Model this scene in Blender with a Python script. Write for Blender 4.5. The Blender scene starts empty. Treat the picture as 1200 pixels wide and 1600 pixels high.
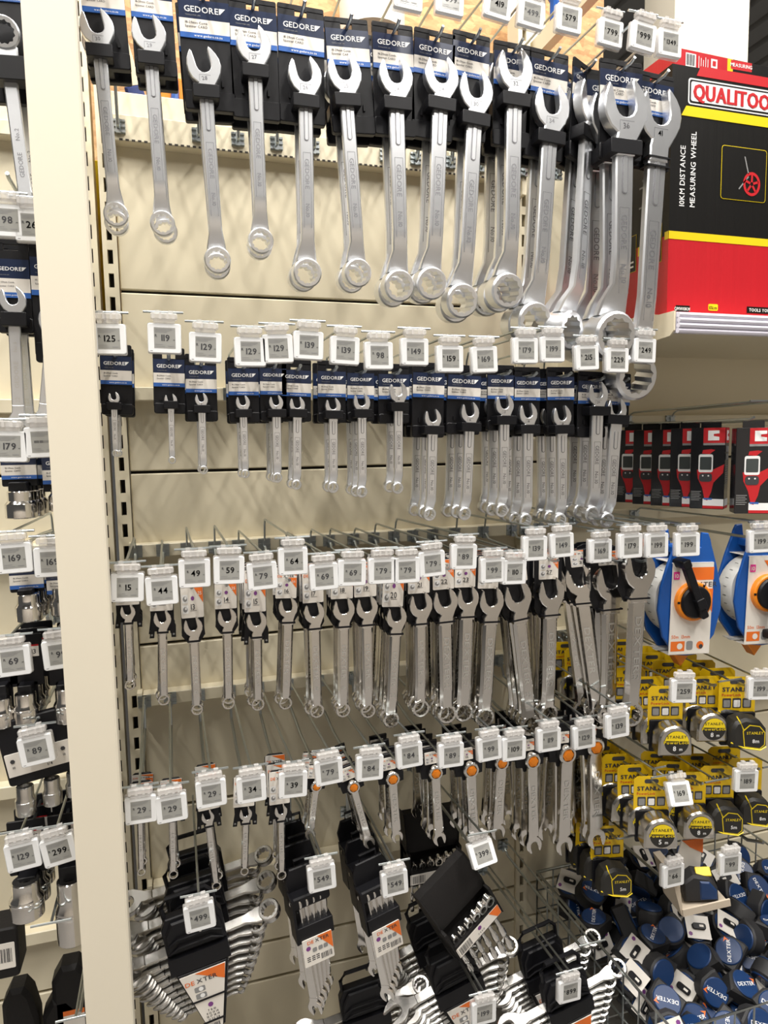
import bpy, math, random
import numpy as np
from mathutils import Vector, Matrix
random.seed(7)
SC = bpy.context.scene
COL = SC.collection
# ---------------------------------------------------------------- camera
CH = 1.55                                            # eye height
CF, CP, CY, CR, CD = 1079.424, 0.0992682, 0.2947144, -0.0167086, 1.660647
def _cam():
    cy, sy = math.cos(CY), math.sin(CY)
    fw = Vector((sy*math.cos(CP), cy*math.cos(CP), -math.sin(CP)))
    r = Vector((cy, -sy, 0)); u = r.cross(fw)
    return r*math.cos(CR)+u*math.sin(CR), u*math.cos(CR)-r*math.sin(CR), fw
CAMR, CAMU, CAMF = _cam()
CAMP = Vector((0, -CD, CH))
cd = bpy.data.cameras.new('camera'); cam = bpy.data.objects.new('camera', cd); COL.objects.link(cam)
M = Matrix((CAMR, CAMU, -CAMF)).transposed().to_4x4(); M.translation = CAMP
cam.matrix_world = M
cd.sensor_fit = 'VERTICAL'; cd.sensor_height = 36; cd.lens = CF*36/1600; cd.clip_start = .02
SC.camera = cam
def at(x, y, Y):
    d = CAMF + CAMR*((x-600)/CF) - CAMU*((y-800)/CF)
    return CAMP + d*((Y+CD)/d.y)
# ---------------------------------------------------------------- world, exposure, lamps
SC.view_settings.view_transform = 'Standard'; SC.view_settings.look = 'None'
SC.view_settings.exposure = -0.38; SC.view_settings.gamma = 1.0; SC.view_settings.use_curve_mapping = False
W = bpy.data.worlds.new('world'); SC.world = W; W.use_nodes = True
W.node_tree.nodes['Background'].inputs[0].default_value = (1.0, .97, .92, 1)
W.node_tree.nodes['Background'].inputs[1].default_value = .10
LAMPS = [(-1.9, -1.2), (-.45, -1.2), (1.0, -1.2), (2.45, -1.2), (-1.2, -2.9), (1.6, -2.9), (2.3, 2.6)]
LAMP_Z = 4.4
for i, (lx, ly) in enumerate(LAMPS):
    ld = bpy.data.lights.new('tube_light', 'AREA'); ld.shape = 'RECTANGLE'; ld.size = .12; ld.size_y = 1.5
    ld.energy = 92 if i < 6 else 25; ld.color = (1, .96, .9)
    lo = bpy.data.objects.new('tube_light', ld); lo.location = (lx, ly, LAMP_Z-.06); COL.objects.link(lo)
# ---------------------------------------------------------------- materials
def mat(name, col, rough=.5, metal=0., noise=0., nscale=40., bump=0., spec=None, coat=0., emit=0., stretch=None):
    m = bpy.data.materials.new(name); m.use_nodes = True; nt = m.node_tree; b = nt.nodes['Principled BSDF']
    c = tuple(col)+(1,)
    b.inputs['Base Color'].default_value = c; b.inputs['Roughness'].default_value = rough; b.inputs['Metallic'].default_value = metal
    if spec is not None: b.inputs['Specular IOR Level'].default_value = spec
    if coat: b.inputs['Coat Weight'].default_value = coat; b.inputs['Coat Roughness'].default_value = .12
    if emit: b.inputs['Emission Color'].default_value = c; b.inputs['Emission Strength'].default_value = emit
    if noise or bump:
        tc = nt.nodes.new('ShaderNodeTexCoord'); n = nt.nodes.new('ShaderNodeTexNoise'); n.inputs['Scale'].default_value = nscale; n.inputs['Detail'].default_value = 4
        if stretch:
            mp = nt.nodes.new('ShaderNodeMapping'); mp.inputs['Scale'].default_value = stretch
            nt.links.new(tc.outputs['Object'], mp.inputs[0]); nt.links.new(mp.outputs[0], n.inputs['Vector'])
        else: nt.links.new(tc.outputs['Object'], n.inputs['Vector'])
        if noise:
            mx = nt.nodes.new('ShaderNodeMix'); mx.data_type = 'RGBA'
            mx.inputs[6].default_value = tuple(max(0, v*(1-noise)) for v in col)+(1,); mx.inputs[7].default_value = tuple(min(1, v*(1+noise)) for v in col)+(1,)
            nt.links.new(n.outputs['Fac'], mx.inputs[0]); nt.links.new(mx.outputs[2], b.inputs['Base Color'])
        if bump:
            bp = nt.nodes.new('ShaderNodeBump'); bp.inputs['Strength'].default_value = bump; bp.inputs['Distance'].default_value = .002
            nt.links.new(n.outputs['Fac'], bp.inputs['Height']); nt.links.new(bp.outputs[0], b.inputs['Normal'])
    return m
K = {}
K['cream'] = mat('cream_paint', (.73, .66, .49), .42, noise=.03, nscale=6)
K['cream2'] = mat('cream_post_paint', (.76, .70, .57), .5, noise=.02, nscale=5)
K['void'] = mat('slot_shadow', (.03, .025, .02), .8)
K['satin'] = mat('satin_chrome', (.90, .915, .94), .34, 1, noise=.04, nscale=60)
K['engrave'] = mat('engraved_steel', (.30, .30, .32), .5, 1)
K['chrome'] = mat('polished_chrome', (.78, .76, .73), .13, 1, noise=.05, nscale=50)
K['chrome_d'] = mat('dull_chrome', (.58, .57, .55), .24, 1, noise=.06, nscale=60)
K['zinc'] = mat('zinc_wire', (.50, .54, .55), .3, 1, noise=.08, nscale=90)
K['black'] = mat('black_plastic', (.006, .006, .008), .45, spec=.3, noise=.1, nscale=80, bump=.05)
K['blackf'] = mat('black_case', (.009, .008, .008), .6, spec=.3, noise=.2, nscale=200, bump=.15)
K['navy'] = mat('navy_print', (.012, .022, .06), .3)
K['paper'] = mat('white_print', (.78, .74, .68), .4)
K['blue'] = mat('blue_print', (.03, .12, .42), .35)
K['ink'] = mat('dark_ink', (.04, .04, .045), .6)
K['grey'] = mat('grey_ink', (.25, .25, .25), .6)
K['white'] = mat('white_ink', (.85, .85, .85), .4)
K['esl'] = mat('white_tag_plastic', (.82, .83, .84), .35)
K['screen'] = mat('grey_tag_screen', (.33, .33, .31), .18)
K['orange'] = mat('orange_print', (.80, .17, .02), .4)
K['orangep'] = mat('orange_plastic', (.85, .25, .01), .4)
K['purple'] = mat('purple_print', (.20, .05, .24), .5)
K['red'] = mat('red_print', (.52, .012, .018), .45)
K['yellow'] = mat('yellow_print', (.80, .60, .01), .4)
K['pink'] = mat('magenta_print', (.75, .04, .3), .4)
def clear_mat():
    m = bpy.data.materials.new('clear_plastic'); m.use_nodes = True; nt = m.node_tree; nt.nodes.clear()
    o = nt.nodes.new('ShaderNodeOutputMaterial'); t = nt.nodes.new('ShaderNodeBsdfTransparent'); p = nt.nodes.new('ShaderNodeBsdfPrincipled')
    p.inputs['Base Color'].default_value = (.8, .78, .76, 1); p.inputs['Roughness'].default_value = .12
    x = nt.nodes.new('ShaderNodeMixShader'); x.inputs[0].default_value = .42
    nt.links.new(t.outputs[0], x.inputs[1]); nt.links.new(p.outputs[0], x.inputs[2]); nt.links.new(x.outputs[0], o.inputs[0]); return m
K['clear'] = clear_mat()
# ---------------------------------------------------------------- glyphs of the built-in font
GL = {}
def load_glyphs(chars):
    obs = []
    for ch in chars:
        c = bpy.data.curves.new('g', 'FONT'); c.body = ch; c.resolution_u = 2; c.fill_mode = 'FRONT'; c.offset = .012
        o = bpy.data.objects.new('g', c); COL.objects.link(o); obs.append((ch, o, c))
    bpy.context.view_layer.update(); dg = bpy.context.evaluated_depsgraph_get()
    for ch, o, c in obs:
        me = bpy.data.meshes.new_from_object(o.evaluated_get(dg))
        vs = [tuple(v.co)[:2] for v in me.vertices]; fs = [tuple(p.vertices) for p in me.polygons]
        x0 = min(v[0] for v in vs); x1 = max(v[0] for v in vs)
        GL[ch] = ([(a-x0, b) for a, b in vs], fs, x1-x0); bpy.data.meshes.remove(me)
    for ch, o, c in obs: bpy.data.objects.remove(o); bpy.data.curves.remove(c)
load_glyphs('ABCDEFGHIKLMNOPQRSTUVWXYZabcdefghiklmnoprstuvwyz0123456789.-/,')
CAPH = max(v[1] for v in GL['E'][0])
# ---------------------------------------------------------------- mesh builder
class MB:
    def __init__(s): s.v = []; s.f = []; s.m = []
    def add(s, vs, fs, m=0, M=None):
        k = len(s.v)
        if M is not None: vs = [tuple(M @ Vector(v)) for v in vs]
        s.v += [tuple(v) for v in vs]; s.f += [tuple(i+k for i in f) for f in fs]; s.m += [m]*len(fs)
        return s
    def box(s, x0, x1, y0, y1, z0, z1, m=0, M=None):
        v = [(x0,y0,z0),(x1,y0,z0),(x1,y1,z0),(x0,y1,z0),(x0,y0,z1),(x1,y0,z1),(x1,y1,z1),(x0,y1,z1)]
        return s.add(v, [(3,2,1,0),(4,5,6,7),(0,1,5,4),(1,2,6,5),(2,3,7,6),(3,0,4,7)], m, M)
    def prism(s, P, y0, y1, m=0, c=0., M=None, mf=None):
        # P: outline (x, z) counter-clockwise seen from -Y; y0 front, y1 back; c: chamfer
        n = len(P)
        def off(P, d):
            o = []
            for i in range(n):
                a, b, e = P[i-1], P[i], P[(i+1) % n]
                u = Vector((b[0]-a[0], b[1]-a[1])); w = Vector((e[0]-b[0], e[1]-b[1]))
                if u.length < 1e-9 or w.length < 1e-9: o.append(b); continue
                u.normalize(); w.normalize(); nn = Vector((-u.y-w.y, u.x+w.x)); q = nn.length
                if q < .3: o.append(b); continue
                nn /= q; k = d/max(.45, nn.dot(Vector((-u.y, u.x)))); o.append((b[0]+nn.x*k, b[1]+nn.y*k))
            return o
        L = []
        if c > 0:
            I = off(P, c); L = [[(x, y0, z) for x, z in I], [(x, y0+c, z) for x, z in P], [(x, y1-c, z) for x, z in P], [(x, y1, z) for x, z in I]]
        else: L = [[(x, y0, z) for x, z in P], [(x, y1, z) for x, z in P]]
        vs = [v for l in L for v in l]; fs = []
        for j in range(len(L)-1):
            for i in range(n):
                a = j*n+i; b = j*n+(i+1) % n; fs.append((a, a+n, b+n, b))
        s.add(vs, fs, m, M); k = len(s.v)-len(vs)
        s.f.append(tuple(k+i for i in range(n))); s.m.append(m if mf is None else mf)
        e = k+(len(L)-1)*n; s.f.append(tuple(e+i for i in reversed(range(n)))); s.m.append(m)
        return s
    def rbox(s, x0, x1, y0, y1, z0, z1, r=.003, c=0., m=0, n=3, M=None, mf=None):
        return s.prism(rrect(x0, x1, z0, z1, r, n), y0, y1, m, c, M, mf)
    def loft(s, secs, m=0, M=None, caps=True, closed=True):
        n = len(secs[0]); vs = [v for q in secs for v in q]; fs = []
        for j in range(len(secs)-1):
            for i in range(n if closed else n-1):
                a = j*n+i; b = j*n+(i+1) % n; fs.append((a, b, b+n, a+n))
        if caps: fs += [tuple(reversed(range(n))), tuple((len(secs)-1)*n+i for i in range(n))]
        return s.add(vs, fs, m, M)
    def tube(s, pts, r, n=6, m=0, M=None):
        pts = [Vector(p) for p in pts]; secs = []
        for i, p in enumerate(pts):
            d = (pts[min(i+1, len(pts)-1)]-pts[max(i-1, 0)]).normalized()
            a = Vector((1, 0, 0)) if abs(d.x) < .8 else Vector((0, 0, 1))
            u = d.cross(a).normalized(); w = d.cross(u)
            rr = r[i] if isinstance(r, (list, tuple)) else r
            secs.append([p+u*(rr*math.cos(t))+w*(rr*math.sin(t)) for t in [2*math.pi*k/n for k in range(n)]])
        return s.loft(secs, m, M)
    def lathe(s, prof, n=20, m=0, M=None, caps=True):
        # prof: (r, z) along Z
        return s.loft([[(r*math.cos(2*math.pi*k/n), r*math.sin(2*math.pi*k/n), z) for k in range(n)] for r, z in prof], m, M, caps)
    def text(s, t, x, z, h, y, m=0, align='c', rot=0., sx=1., M=None, gap=.1, bold=0.):
        if bold:
            for i, q in enumerate((-bold, -bold/2, bold/2, bold)): s.text(t, x+q, z, h, y-.0001*(i+1), m, align, rot, sx, M, gap)
        k = h/CAPH; w = 0; parts = []
        for ch in t:
            if ch == ' ': w += .32; continue
            if ch not in GL: continue
            parts.append((ch, w)); w += GL[ch][2]+gap
        w = max(w-gap, .01)
        x0 = {'c': -w/2, 'l': 0, 'r': -w}[align]; cr, sr = math.cos(rot), math.sin(rot)
        for ch, px in parts:
            vs, fs, _ = GL[ch]; o = []
            for a, b in vs:
                X = (a+px+x0)*k*sx; Z = b*k-h/2
                o.append((x+X*cr-Z*sr, y, z+X*sr+Z*cr))
            s.add(o, fs, m, M)
        return w*k*sx
    def quad(s, x0, x1, z0, z1, y, m=0, M=None):
        return s.add([(x0,y,z0),(x1,y,z0),(x1,y,z1),(x0,y,z1)], [(0,1,2,3)], m, M)
    def poly(s, P, y, m=0, M=None):
        return s.add([(a, y, b) for a, b in P], [tuple(range(len(P)))], m, M)
    def mesh(s, name, mats, smooth=35):
        me = bpy.data.meshes.new(name); me.from_pydata(s.v, [], s.f)
        for k in mats: me.materials.append(K[k])
        me.polygons.foreach_set('material_index', s.m)
        if smooth:
            me.polygons.foreach_set('use_smooth', [True]*len(s.f)); me.set_sharp_from_angle(angle=math.radians(smooth))
        me.update(); return me
    def build(s, name, mats, parent=None, smooth=35):
        return obj(name, s.mesh(name, mats, smooth), parent)
def rrect(x0, x1, z0, z1, r, n=3):
    P = []
    for cx, cz, a in ((x1-r, z0+r, -90), (x1-r, z1-r, 0), (x0+r, z1-r, 90), (x0+r, z0+r, 180)):
        for k in range(n+1):
            t = math.radians(a+90*k/n); P.append((cx+r*math.cos(t), cz+r*math.sin(t)))
    return P
def circ(cx, cz, r, n=16, sx=1.): return [(cx+r*sx*math.cos(2*math.pi*k/n), cz+r*math.sin(2*math.pi*k/n)) for k in range(n)]
def obj(name, me, parent=None):
    o = bpy.data.objects.new(name, me); COL.objects.link(o)
    if parent is not None: o.parent = parent
    return o
def tag(o, label=None, cat=None, group=None, kind=None):
    if label: o['label'] = label
    if cat: o['category'] = cat
    if group: o['group'] = group
    if kind: o['kind'] = kind
    return o
def thing(name, label, cat, loc=(0,0,0), rot=(0,0,0), group=None):
    o = obj(name, None); o.location = loc; o.rotation_euler = rot; o.empty_display_size = .02
    return tag(o, label, cat, group)
KIDS = {}
def copy_tree(o, parent=None):
    c = o.copy(); COL.objects.link(c); c.parent = parent
    for ch in list(o.children): copy_tree(ch, c)
    return c
def Rx(a): return Matrix.Rotation(a, 4, 'X')
def Ry(a): return Matrix.Rotation(a, 4, 'Y')
def Rz(a): return Matrix.Rotation(a, 4, 'Z')
def T(x, y, z): return Matrix.Translation((x, y, z))
ORD = ['first','second','third','fourth','fifth','sixth','seventh','eighth','ninth','tenth','eleventh','twelfth','thirteenth','fourteenth','fifteenth','sixteenth','seventeenth','eighteenth','nineteenth','twentieth','twenty-first']
# ================================================================ the setting
fm = MB(); fm.box(-6, 8, -8, 6, -.05, 0); K['floor'] = mat('grey_floor', (.20, .19, .18), .35, noise=.1, nscale=3)
tag(fm.build('floor', ['floor']), kind='structure')
K['ceil'] = mat('grey_roof_sheet', (.42, .41, .39), .6, noise=.05, nscale=4)
cm = MB()
for i in range(56): cm.box(-6+i*.25, -6+i*.25+.17, -8, 6, 4.9, 5.0)
cm.box(-6, 8, -8, 6, 4.95, 5.05)
tag(cm.build('ceiling', ['ceil']), kind='structure')
K['lamp'] = mat('lit_tube', (1, .98, .95), .4, emit=9)
for i, (lx, ly) in enumerate(LAMPS):
    t = thing('ceiling_light', 'long white tube light hung under the grey roof', 'light', (lx, ly, LAMP_Z), group='tube lights under the roof')
    MB().box(-.07, .07, -.77, .77, 0, .06).build('housing', ['white'], t)
    MB().box(-.05, .05, -.75, .75, -.03, 0).build('tube', ['lamp'], t)
    w = MB()
    for yy in (-.5, .5): w.tube([(0, yy, .06), (0, yy, .85)], .004, 5)
    w.build('hanging_wire', ['zinc'], t)
ZP = [2.312, 1.89, 1.49, 1.09, .69, .29, .19, .02]
def back_wall(name, x0, x1, zs):
    e = obj(name, None); tag(e, kind='structure')
    MB().box(x0, x1, .02, .03, zs[-1], zs[0]).build('backing_sheet', ['void'], e)
    for a, b in zip(zs[:-1], zs[1:]):
        m = MB(); m.rbox(x0, x1, 0, .018, b+.0065, a, .003, .0025); m.build('panel', ['cream'], e)
back_wall('wall_center', -.093, .873, ZP)
back_wall('wall_left', -1.15, -.165, ZP)
back_wall('wall_right', .907, 1.9, ZP)
def upright(x, z0, z1, label, w=.03, y0=-.008):
    t = thing('slotted_upright', label, 'upright', (x, 0, 0))
    m = MB(); h = w/2; s = .0055
    m.box(-h, -s, y0, .05, z0, z1); m.box(s, h, y0, .05, z0, z1)
    z = .04
    while z < z1:
        m.box(-s, s, y0, y0+.006, max(z0, z-.012), min(z1, z+.008)); z += .05
    m.build('channel', ['cream'], t)
    MB().box(-s, s, .03, .045, z0, z1).build('channel_back', ['void'], t)
upright(-.11, 0, 2.75, 'slotted cream upright carrying the spanner panels beside the wide post')
upright(-.150, 0, 2.75, 'slotted cream upright of the socket bay behind the wide post')
upright(.89, 0, 2.62, 'slotted cream upright between the spanner bay and the boxed goods bay', .034)
po = MB(); po.prism([(-.184,-.47),(-.1120,-.47),(-.1090,-.467),(-.1090,-.435),(-.11,-.435),(-.11,-.46),(-.18,-.46),(-.18,-.40),(-.184,-.40)], 0, 2.6)
po = MB().add([(a, z, y) for a, y, z in po.v], [f[::-1] for f in po.f])   # the section runs up Z
o = po.build('divider_post', ['cream2']); tag(o, 'wide flat cream post standing between the socket bay and spanner bay', 'post')
# ---- cross beams (rails) that the hooks are clipped to
BEAM = [2.224, 1.667, 1.318, .972, .505]
def beam(n, x0, x1, zc, h, perforated=False):
    e = obj('trim_%d' % n, None); tag(e, kind='structure')
    m = MB(); m.rbox(x0, x1, -.034, 0, zc-h/2, zc+h/2, .003, .002); m.build('rail', ['cream'], e)
    if perforated:
        q = MB(); x = x0+.012
        while x < x1-.01: q.box(x, x+.007, -.0346, -.033, zc-h/2+.0008, zc-h/2+.0045); x += .0125
        q.build('perforation', ['void'], e)
    m = MB()
    for x in (x0-.012, x1+.001): m.box(x, x+.011, -.036, 0, zc-h/2-.03, zc+h/2+.004)
    m.build('end_bracket', ['cream'], e)
n = 1
for i, z in enumerate(BEAM):
    beam(n, -.09, .87, z, .054 if i == 0 else .03, i == 0); n += 1
for z in (2.2, 1.64, 1.33, 1.10, .80, .45): beam(n, -1.1, -.17, z, .03); n += 1
for z in (1.60, 1.34, 1.02, .78): beam(n, .91, 1.88, z, .03); n += 1
# ================================================================ hooks and price tags
def hook(X, zb, z_rod, y_tip, Xt, z_wire, y_tag, label, group, cat='hook'):
    t = thing('display_hook', label, cat, (X, -.034, zb), group=group)
    b = MB(); b.box(-.014, .014, -.004, 0, -.014, .014)
    for z in (-.013, -.002, .009): b.box(-.014, .014, -.008, -.003, z, z+.004)
    b.box(-.0045, .0045, -.012, -.003, -.016, .013)
    b.build('bracket', ['zinc'], t)
    dy = .034
    MB().tube([(0, -.004, -.008), (0, -.02, -.004), (0, -.035, (z_rod-zb)*.75), (0, y_tip*.5+dy, z_rod-zb), (0, y_tip+dy+.012, z_rod-zb), (0, y_tip+dy, z_rod-zb+.004)], .0032, 7).build('product_rod', ['zinc'], t)
    if y_tag is not None:
        w = MB(); top = max(z_wire-zb-.004, .02)
        w.tube([(0, -.004, .0), (0, -.012, .012), (0, -.020, top*.8), (0, -.032, top), (Xt-X, y_tag+dy, z_wire-zb)], .0024, 6)
        w.build('tag_wire', ['zinc'], t)
        w = MB(); w.tube([(Xt-X-.032, y_tag+dy, z_wire-zb), (Xt-X+.032, y_tag+dy, z_wire-zb)], .0021, 8); w.build('tag_bar', ['zinc'], t)
    return t
TAGM = {}
def tag_face(price, blank=False):
    if price in TAGM: return TAGM[price]
    m = MB(); y = -.0032
    m.quad(-.0165, .0175, -.0165, .0175, y, 0)
    if blank:
        x = -.012
        while x < .013:
            m.quad(x, x+random.choice((.0005, .001)), -.001, .003, y-.0002, 1); x += .0016
    else:
        x0 = -.0145; n = len(price)
        m.text('R', -.0135+(.0025 if n < 3 else 0), .0040, .0042, y-.0003, 1)
        m.text(price, .0015, .0008, .0100 if n < 4 else .0082, y-.0003, 1, sx=1.0); m.text(price, .0018, .0008, .0100 if n < 4 else .0082, y-.0003, 1, sx=1.0)
        m.text('00', .0152, -.0025, .0018, y-.0003, 1)
    for k, (a, b) in enumerate(((-.015, .013), (-.015, .009), (-.015, .004))): m.quad(a, b, .0142-k*.0022, .0152-k*.0022, y-.0002, 2)
    m.quad(-.0145, -.003, -.0105, -.0098, y-.0002, 2); m.quad(.005, .015, -.0135, -.012, y-.0002, 2); m.quad(-.0145, .001, -.0135, -.0128, y-.0002, 2)
    TAGM[price] = m.mesh('screen', ['screen', 'ink', 'grey'], 0); return TAGM[price]
def _tagparts():
    c = MB(); c.rbox(-.0265, .0265, -.003, .006, -.0245, .0245, .004, .0012); c.quad(-.023, -.019, -.0215, -.0205, -.00315, 1)
    case = c.mesh('case', ['esl', 'grey'])
    h = MB(); h.rbox(-.027, .0275, .006, .012, -.025, .026, .003, .001)
    h.rbox(-.0215, .0215, -.007, .007, .030, .041, .003, .002); h.rbox(-.017, .017, -.005, .009, .024, .032, .001, .001)
    for x in (-.014, .007): h.box(x, x+.008, -.004, .004, .041, .0455)
    for x in (-.019, -.008, .004, .013): h.box(x, x+.004, -.009, -.006, .031, .040)
    return case, h.mesh('clear_holder', ['clear'])
TCASE, THOLD = _tagparts()
def price_tag(p, price, label, group, roll=None, tilt=0., yaw=0., blank=False):
    # p: centre of the tag face
    r = random.uniform(-.05, .05) if roll is None else roll
    t = thing('price_tag', label, 'price tag', p, (tilt, r, yaw), group)
    obj('case', TCASE, t); obj('screen', tag_face(price, blank), t); obj('clear_holder', THOLD, t)
    return t
# ================================================================ spanners
def jaw_pts(hw, rot, sh, neck=1.75):
    ro = [(.60,-.82),(.86,-.50),(.99,-.10),(.98,.28),(.86,.62),(.68,.92),(.56,1.06)]
    ri = [(.47,.93),(.455,.48),(.44,.10),(.37,-.12),(.23,-.26),(.07,-.31)]
    R = ro+ri; L = [(-a, b) for a, b in reversed(R)]
    c, s = math.cos(rot), math.sin(rot)
    P = [(a*c-b*s, a*s+b*c) for a, b in R+L]
    P = [(sh/hw, -neck), (max(sh/hw, .46), -1.18)]+P+[(-max(sh/hw, .46), -1.18), (-sh/hw, -neck)]
    return [(a*hw, b*hw) for a, b in P]
def add_ring(m, c, ro, ri, h, tilt, mi=0, n=24, M=None, points=True):
    # ring whose axis is Y, tilted about X
    A = T(*c) @ Rx(tilt)
    if M is not None: A = M @ A
    ch = ro*.1; L = []
    for kind, y in ((0, -h), (1, -h), (2, -h+ch*1.2), (2, h-ch*1.2), (1, h), (0, h)):
        l = []
        for k in range(n):
            t = 2*math.pi*k/n
            r = (ri*(1 if k % 2 else .87) if points else ri) if kind == 0 else (ro-ch if kind == 1 else ro)
            l.append((r*math.cos(t), y, r*math.sin(t)))
        L.append(l)
    L.append(L[0])
    vs = [v for l in L[:-1] for v in l]; fs = []
    for j in range(6):
        for k in range(n):
            a = j*n+k; b = j*n+(k+1) % n; fs.append((a, b, ((j+1) % 6)*n+(k+1) % n, ((j+1) % 6)*n+k))
    m.add(vs, [f[::-1] for f in fs], mi, A)
def shank(m, stations, mi=0, M=None, bev=.35):
    # stations: (z, y, half width, half thickness)
    S = []
    for z, y, a, b in stations:
        e = min(a, b)*bev
        S.append([(-a, y-b+e, z), (-a+e, y-b, z), (a-e, y-b, z), (a, y-b+e, z), (a, y+b-e, z), (a-e, y+b, z), (-a+e, y+b, z), (-a, y+b-e, z)])
    m.loft(S, mi, M)
def spanner(L, hw, sh, ro, style='g', size='24'):
    """combination spanner hanging jaw up; origin at the jaw centre, ring centre L below"""
    m = MB(); t = hw*.26; st = sh*.42
    m.prism(jaw_pts(hw, math.radians(13), sh), -t, t, 0, hw*.05)
    dy = ro*.8 if style == 'g' else ro*.12
    zr = -L
    shank(m, [(-1.1*hw, 0, sh*.95, st), (-1.75*hw, 0, sh, st), (zr+ro*3.2, 0, sh*.93, st), (zr+ro*2.0, dy*.15, sh*.95, st*1.05), (zr+ro*1.35, dy*.7, max(sh*.95, ro*.62), st*1.15), (zr+ro*.8, dy, ro*.72, st*1.2)], bev=.35 if style == 'g' else .8)
    add_ring(m, (0, dy, zr), ro, ro*.75, ro*.58 if style == 'g' else ro*.34, math.radians(9 if style == 'g' else 0))
    f = -st-.0002
    if style == 'g':
        z1 = -1.75*hw; gl = L*.17
        m.prism(rrect(-sh*.34, sh*.34, z1-gl, z1, sh*.32, 3), f-.0007, f+.001, 1)
        m.prism(rrect(-sh*.22, sh*.22, z1-gl+sh*.1, z1, sh*.2, 3), f-.0012, f+.001, 0)
        w = m.text('GEDORE', 0, z1-gl-L*.17, sh*.62, f-.0002, 1, rot=-math.pi/2, sx=min(1.25, L*.15/(sh*3.4)))
        m.text('No.10', 0, z1-gl-L*.36, sh*.55, f-.0002, 1, rot=-math.pi/2)
        for x in (-.55, .5): m.quad(x*sh, (x+.06)*sh, z1-gl-L*.45, z1-gl-L*.06, f-.0001, 1)
        m.quad(-.55*sh, .55*sh, z1-gl-L*.061, z1-gl-L*.06+.0004, f-.0001, 1)
        q = -t-.0003
        for a in (0, 1):
            m.text(size, -.03*hw, -.66*hw, hw*.21, q, 1, rot=.12)
        m.quad(-.33*hw, .33*hw, -.485*hw, -.465*hw, q, 1); m.quad(-.33*hw, -.31*hw, -.85*hw, -.47*hw, q, 1)
    else:
        z0 = zr+ro*2.4; z1 = -1.9*hw
        for x in (-.62, .5): m.prism([(x*sh, z0), ((x+.14)*sh, z0), ((x+.14)*sh, z1), (x*sh, z1)], f-.0007, f+.0005, 0)
        m.text('DEXTER', 0, (z0+z1)/2, sh*.7, f-.0004, 2, rot=-math.pi/2, sx=1.5)
        m.text(size, 0, z0+sh*.8, sh*.6, f-.0004, 2)
    return m
SPM = {}
def spanner_mesh(*a):
    k = tuple(round(v, 4) if isinstance(v, float) else v for v in a)
    if k not in SPM: SPM[k] = spanner(*a).mesh('spanner', ['satin' if a[4] == 'g' else 'chrome', 'engrave', 'white_steel'])
    return SPM[k]
K['white_steel'] = mat('bright_steel', (.85, .85, .84), .3, 1)
# ---- blue and white headed card of the first two rows
def g_label(w, h=.072):
    """printed header: navy, white, blue stripe; origin top centre"""
    m = MB(); a = w/2; k = w/.075
    z1 = -h*.50; z2 = -h*.86
    m.box(-a, a, -.0012, .001, z1, 0, 0); m.box(-a, a, -.0012, .001, z2, z1, 1); m.box(-a, a, -.0012, .001, -h, z2, 2)
    y = -.0016; s = .0105*k
    wt = m.text('GEDORE', -.004*k, -h*.25, s*.8, y, 3, sx=1.05)
    x = -.004*k+wt/2+.001*k
    m.poly([(x, -h*.25-s*.38), (x+.0015*k, -h*.25-s*.38), (x+.0095*k, -h*.25+s*.42), (x, -h*.25+s*.42)], y, 3)
    m.text('TOOLS FOR LIFE', -.017*k, -h*.41, .0018*k, y, 4, sx=1.1)
    m.text('18-29mm Comb.', -.012*k, -h*.60, .0034*k, y, 5); m.text('Spanner CARD', -.013*k, -h*.70, .0034*k, y, 5)
    m.text('www.gedore.co.za', .004*k, -h*.93, .0034*k, y, 3)
    return m
GLM = {}
def g_label_mesh(w, h):
    w = round(w, 3)
    if (w, h) not in GLM: GLM[(w, h)] = g_label(w, h).mesh('printed_label', ['navy', 'paper', 'blue', 'white', 'grey', 'ink'], 0)
    return GLM[(w, h)]
def g_card(w, h, hole=.016, hook_w=.022, big=True):
    """black plastic hanger card; origin at the euro hole"""
    m = MB(); a = w/2; zt = hole; zb = zt-h; s = hook_w/2; y0, y1 = 0, .004
    m.rbox(-a, a, y0, y1, zt-.010, zt, .003, .0006); m.rbox(-a, -s, y0, y1, -.004, zt-.008, .001); m.rbox(s, a, y0, y1, -.004, zt-.008, .001)
    m.rbox(-a, a, y0, y1, zb+.012, -.003, .002, .0006)
    m.rbox(-a*.98, a*1.02, -.002, .012, zb, zb+h*.16, .004, .0015)          # thick lower tray
    for x in (-1, 1):
        m.rbox(x*a*.55-.002, x*a*.55+.002, -.003, .002, zb+h*.2, zb+h*.26, .001)
    return m
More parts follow.
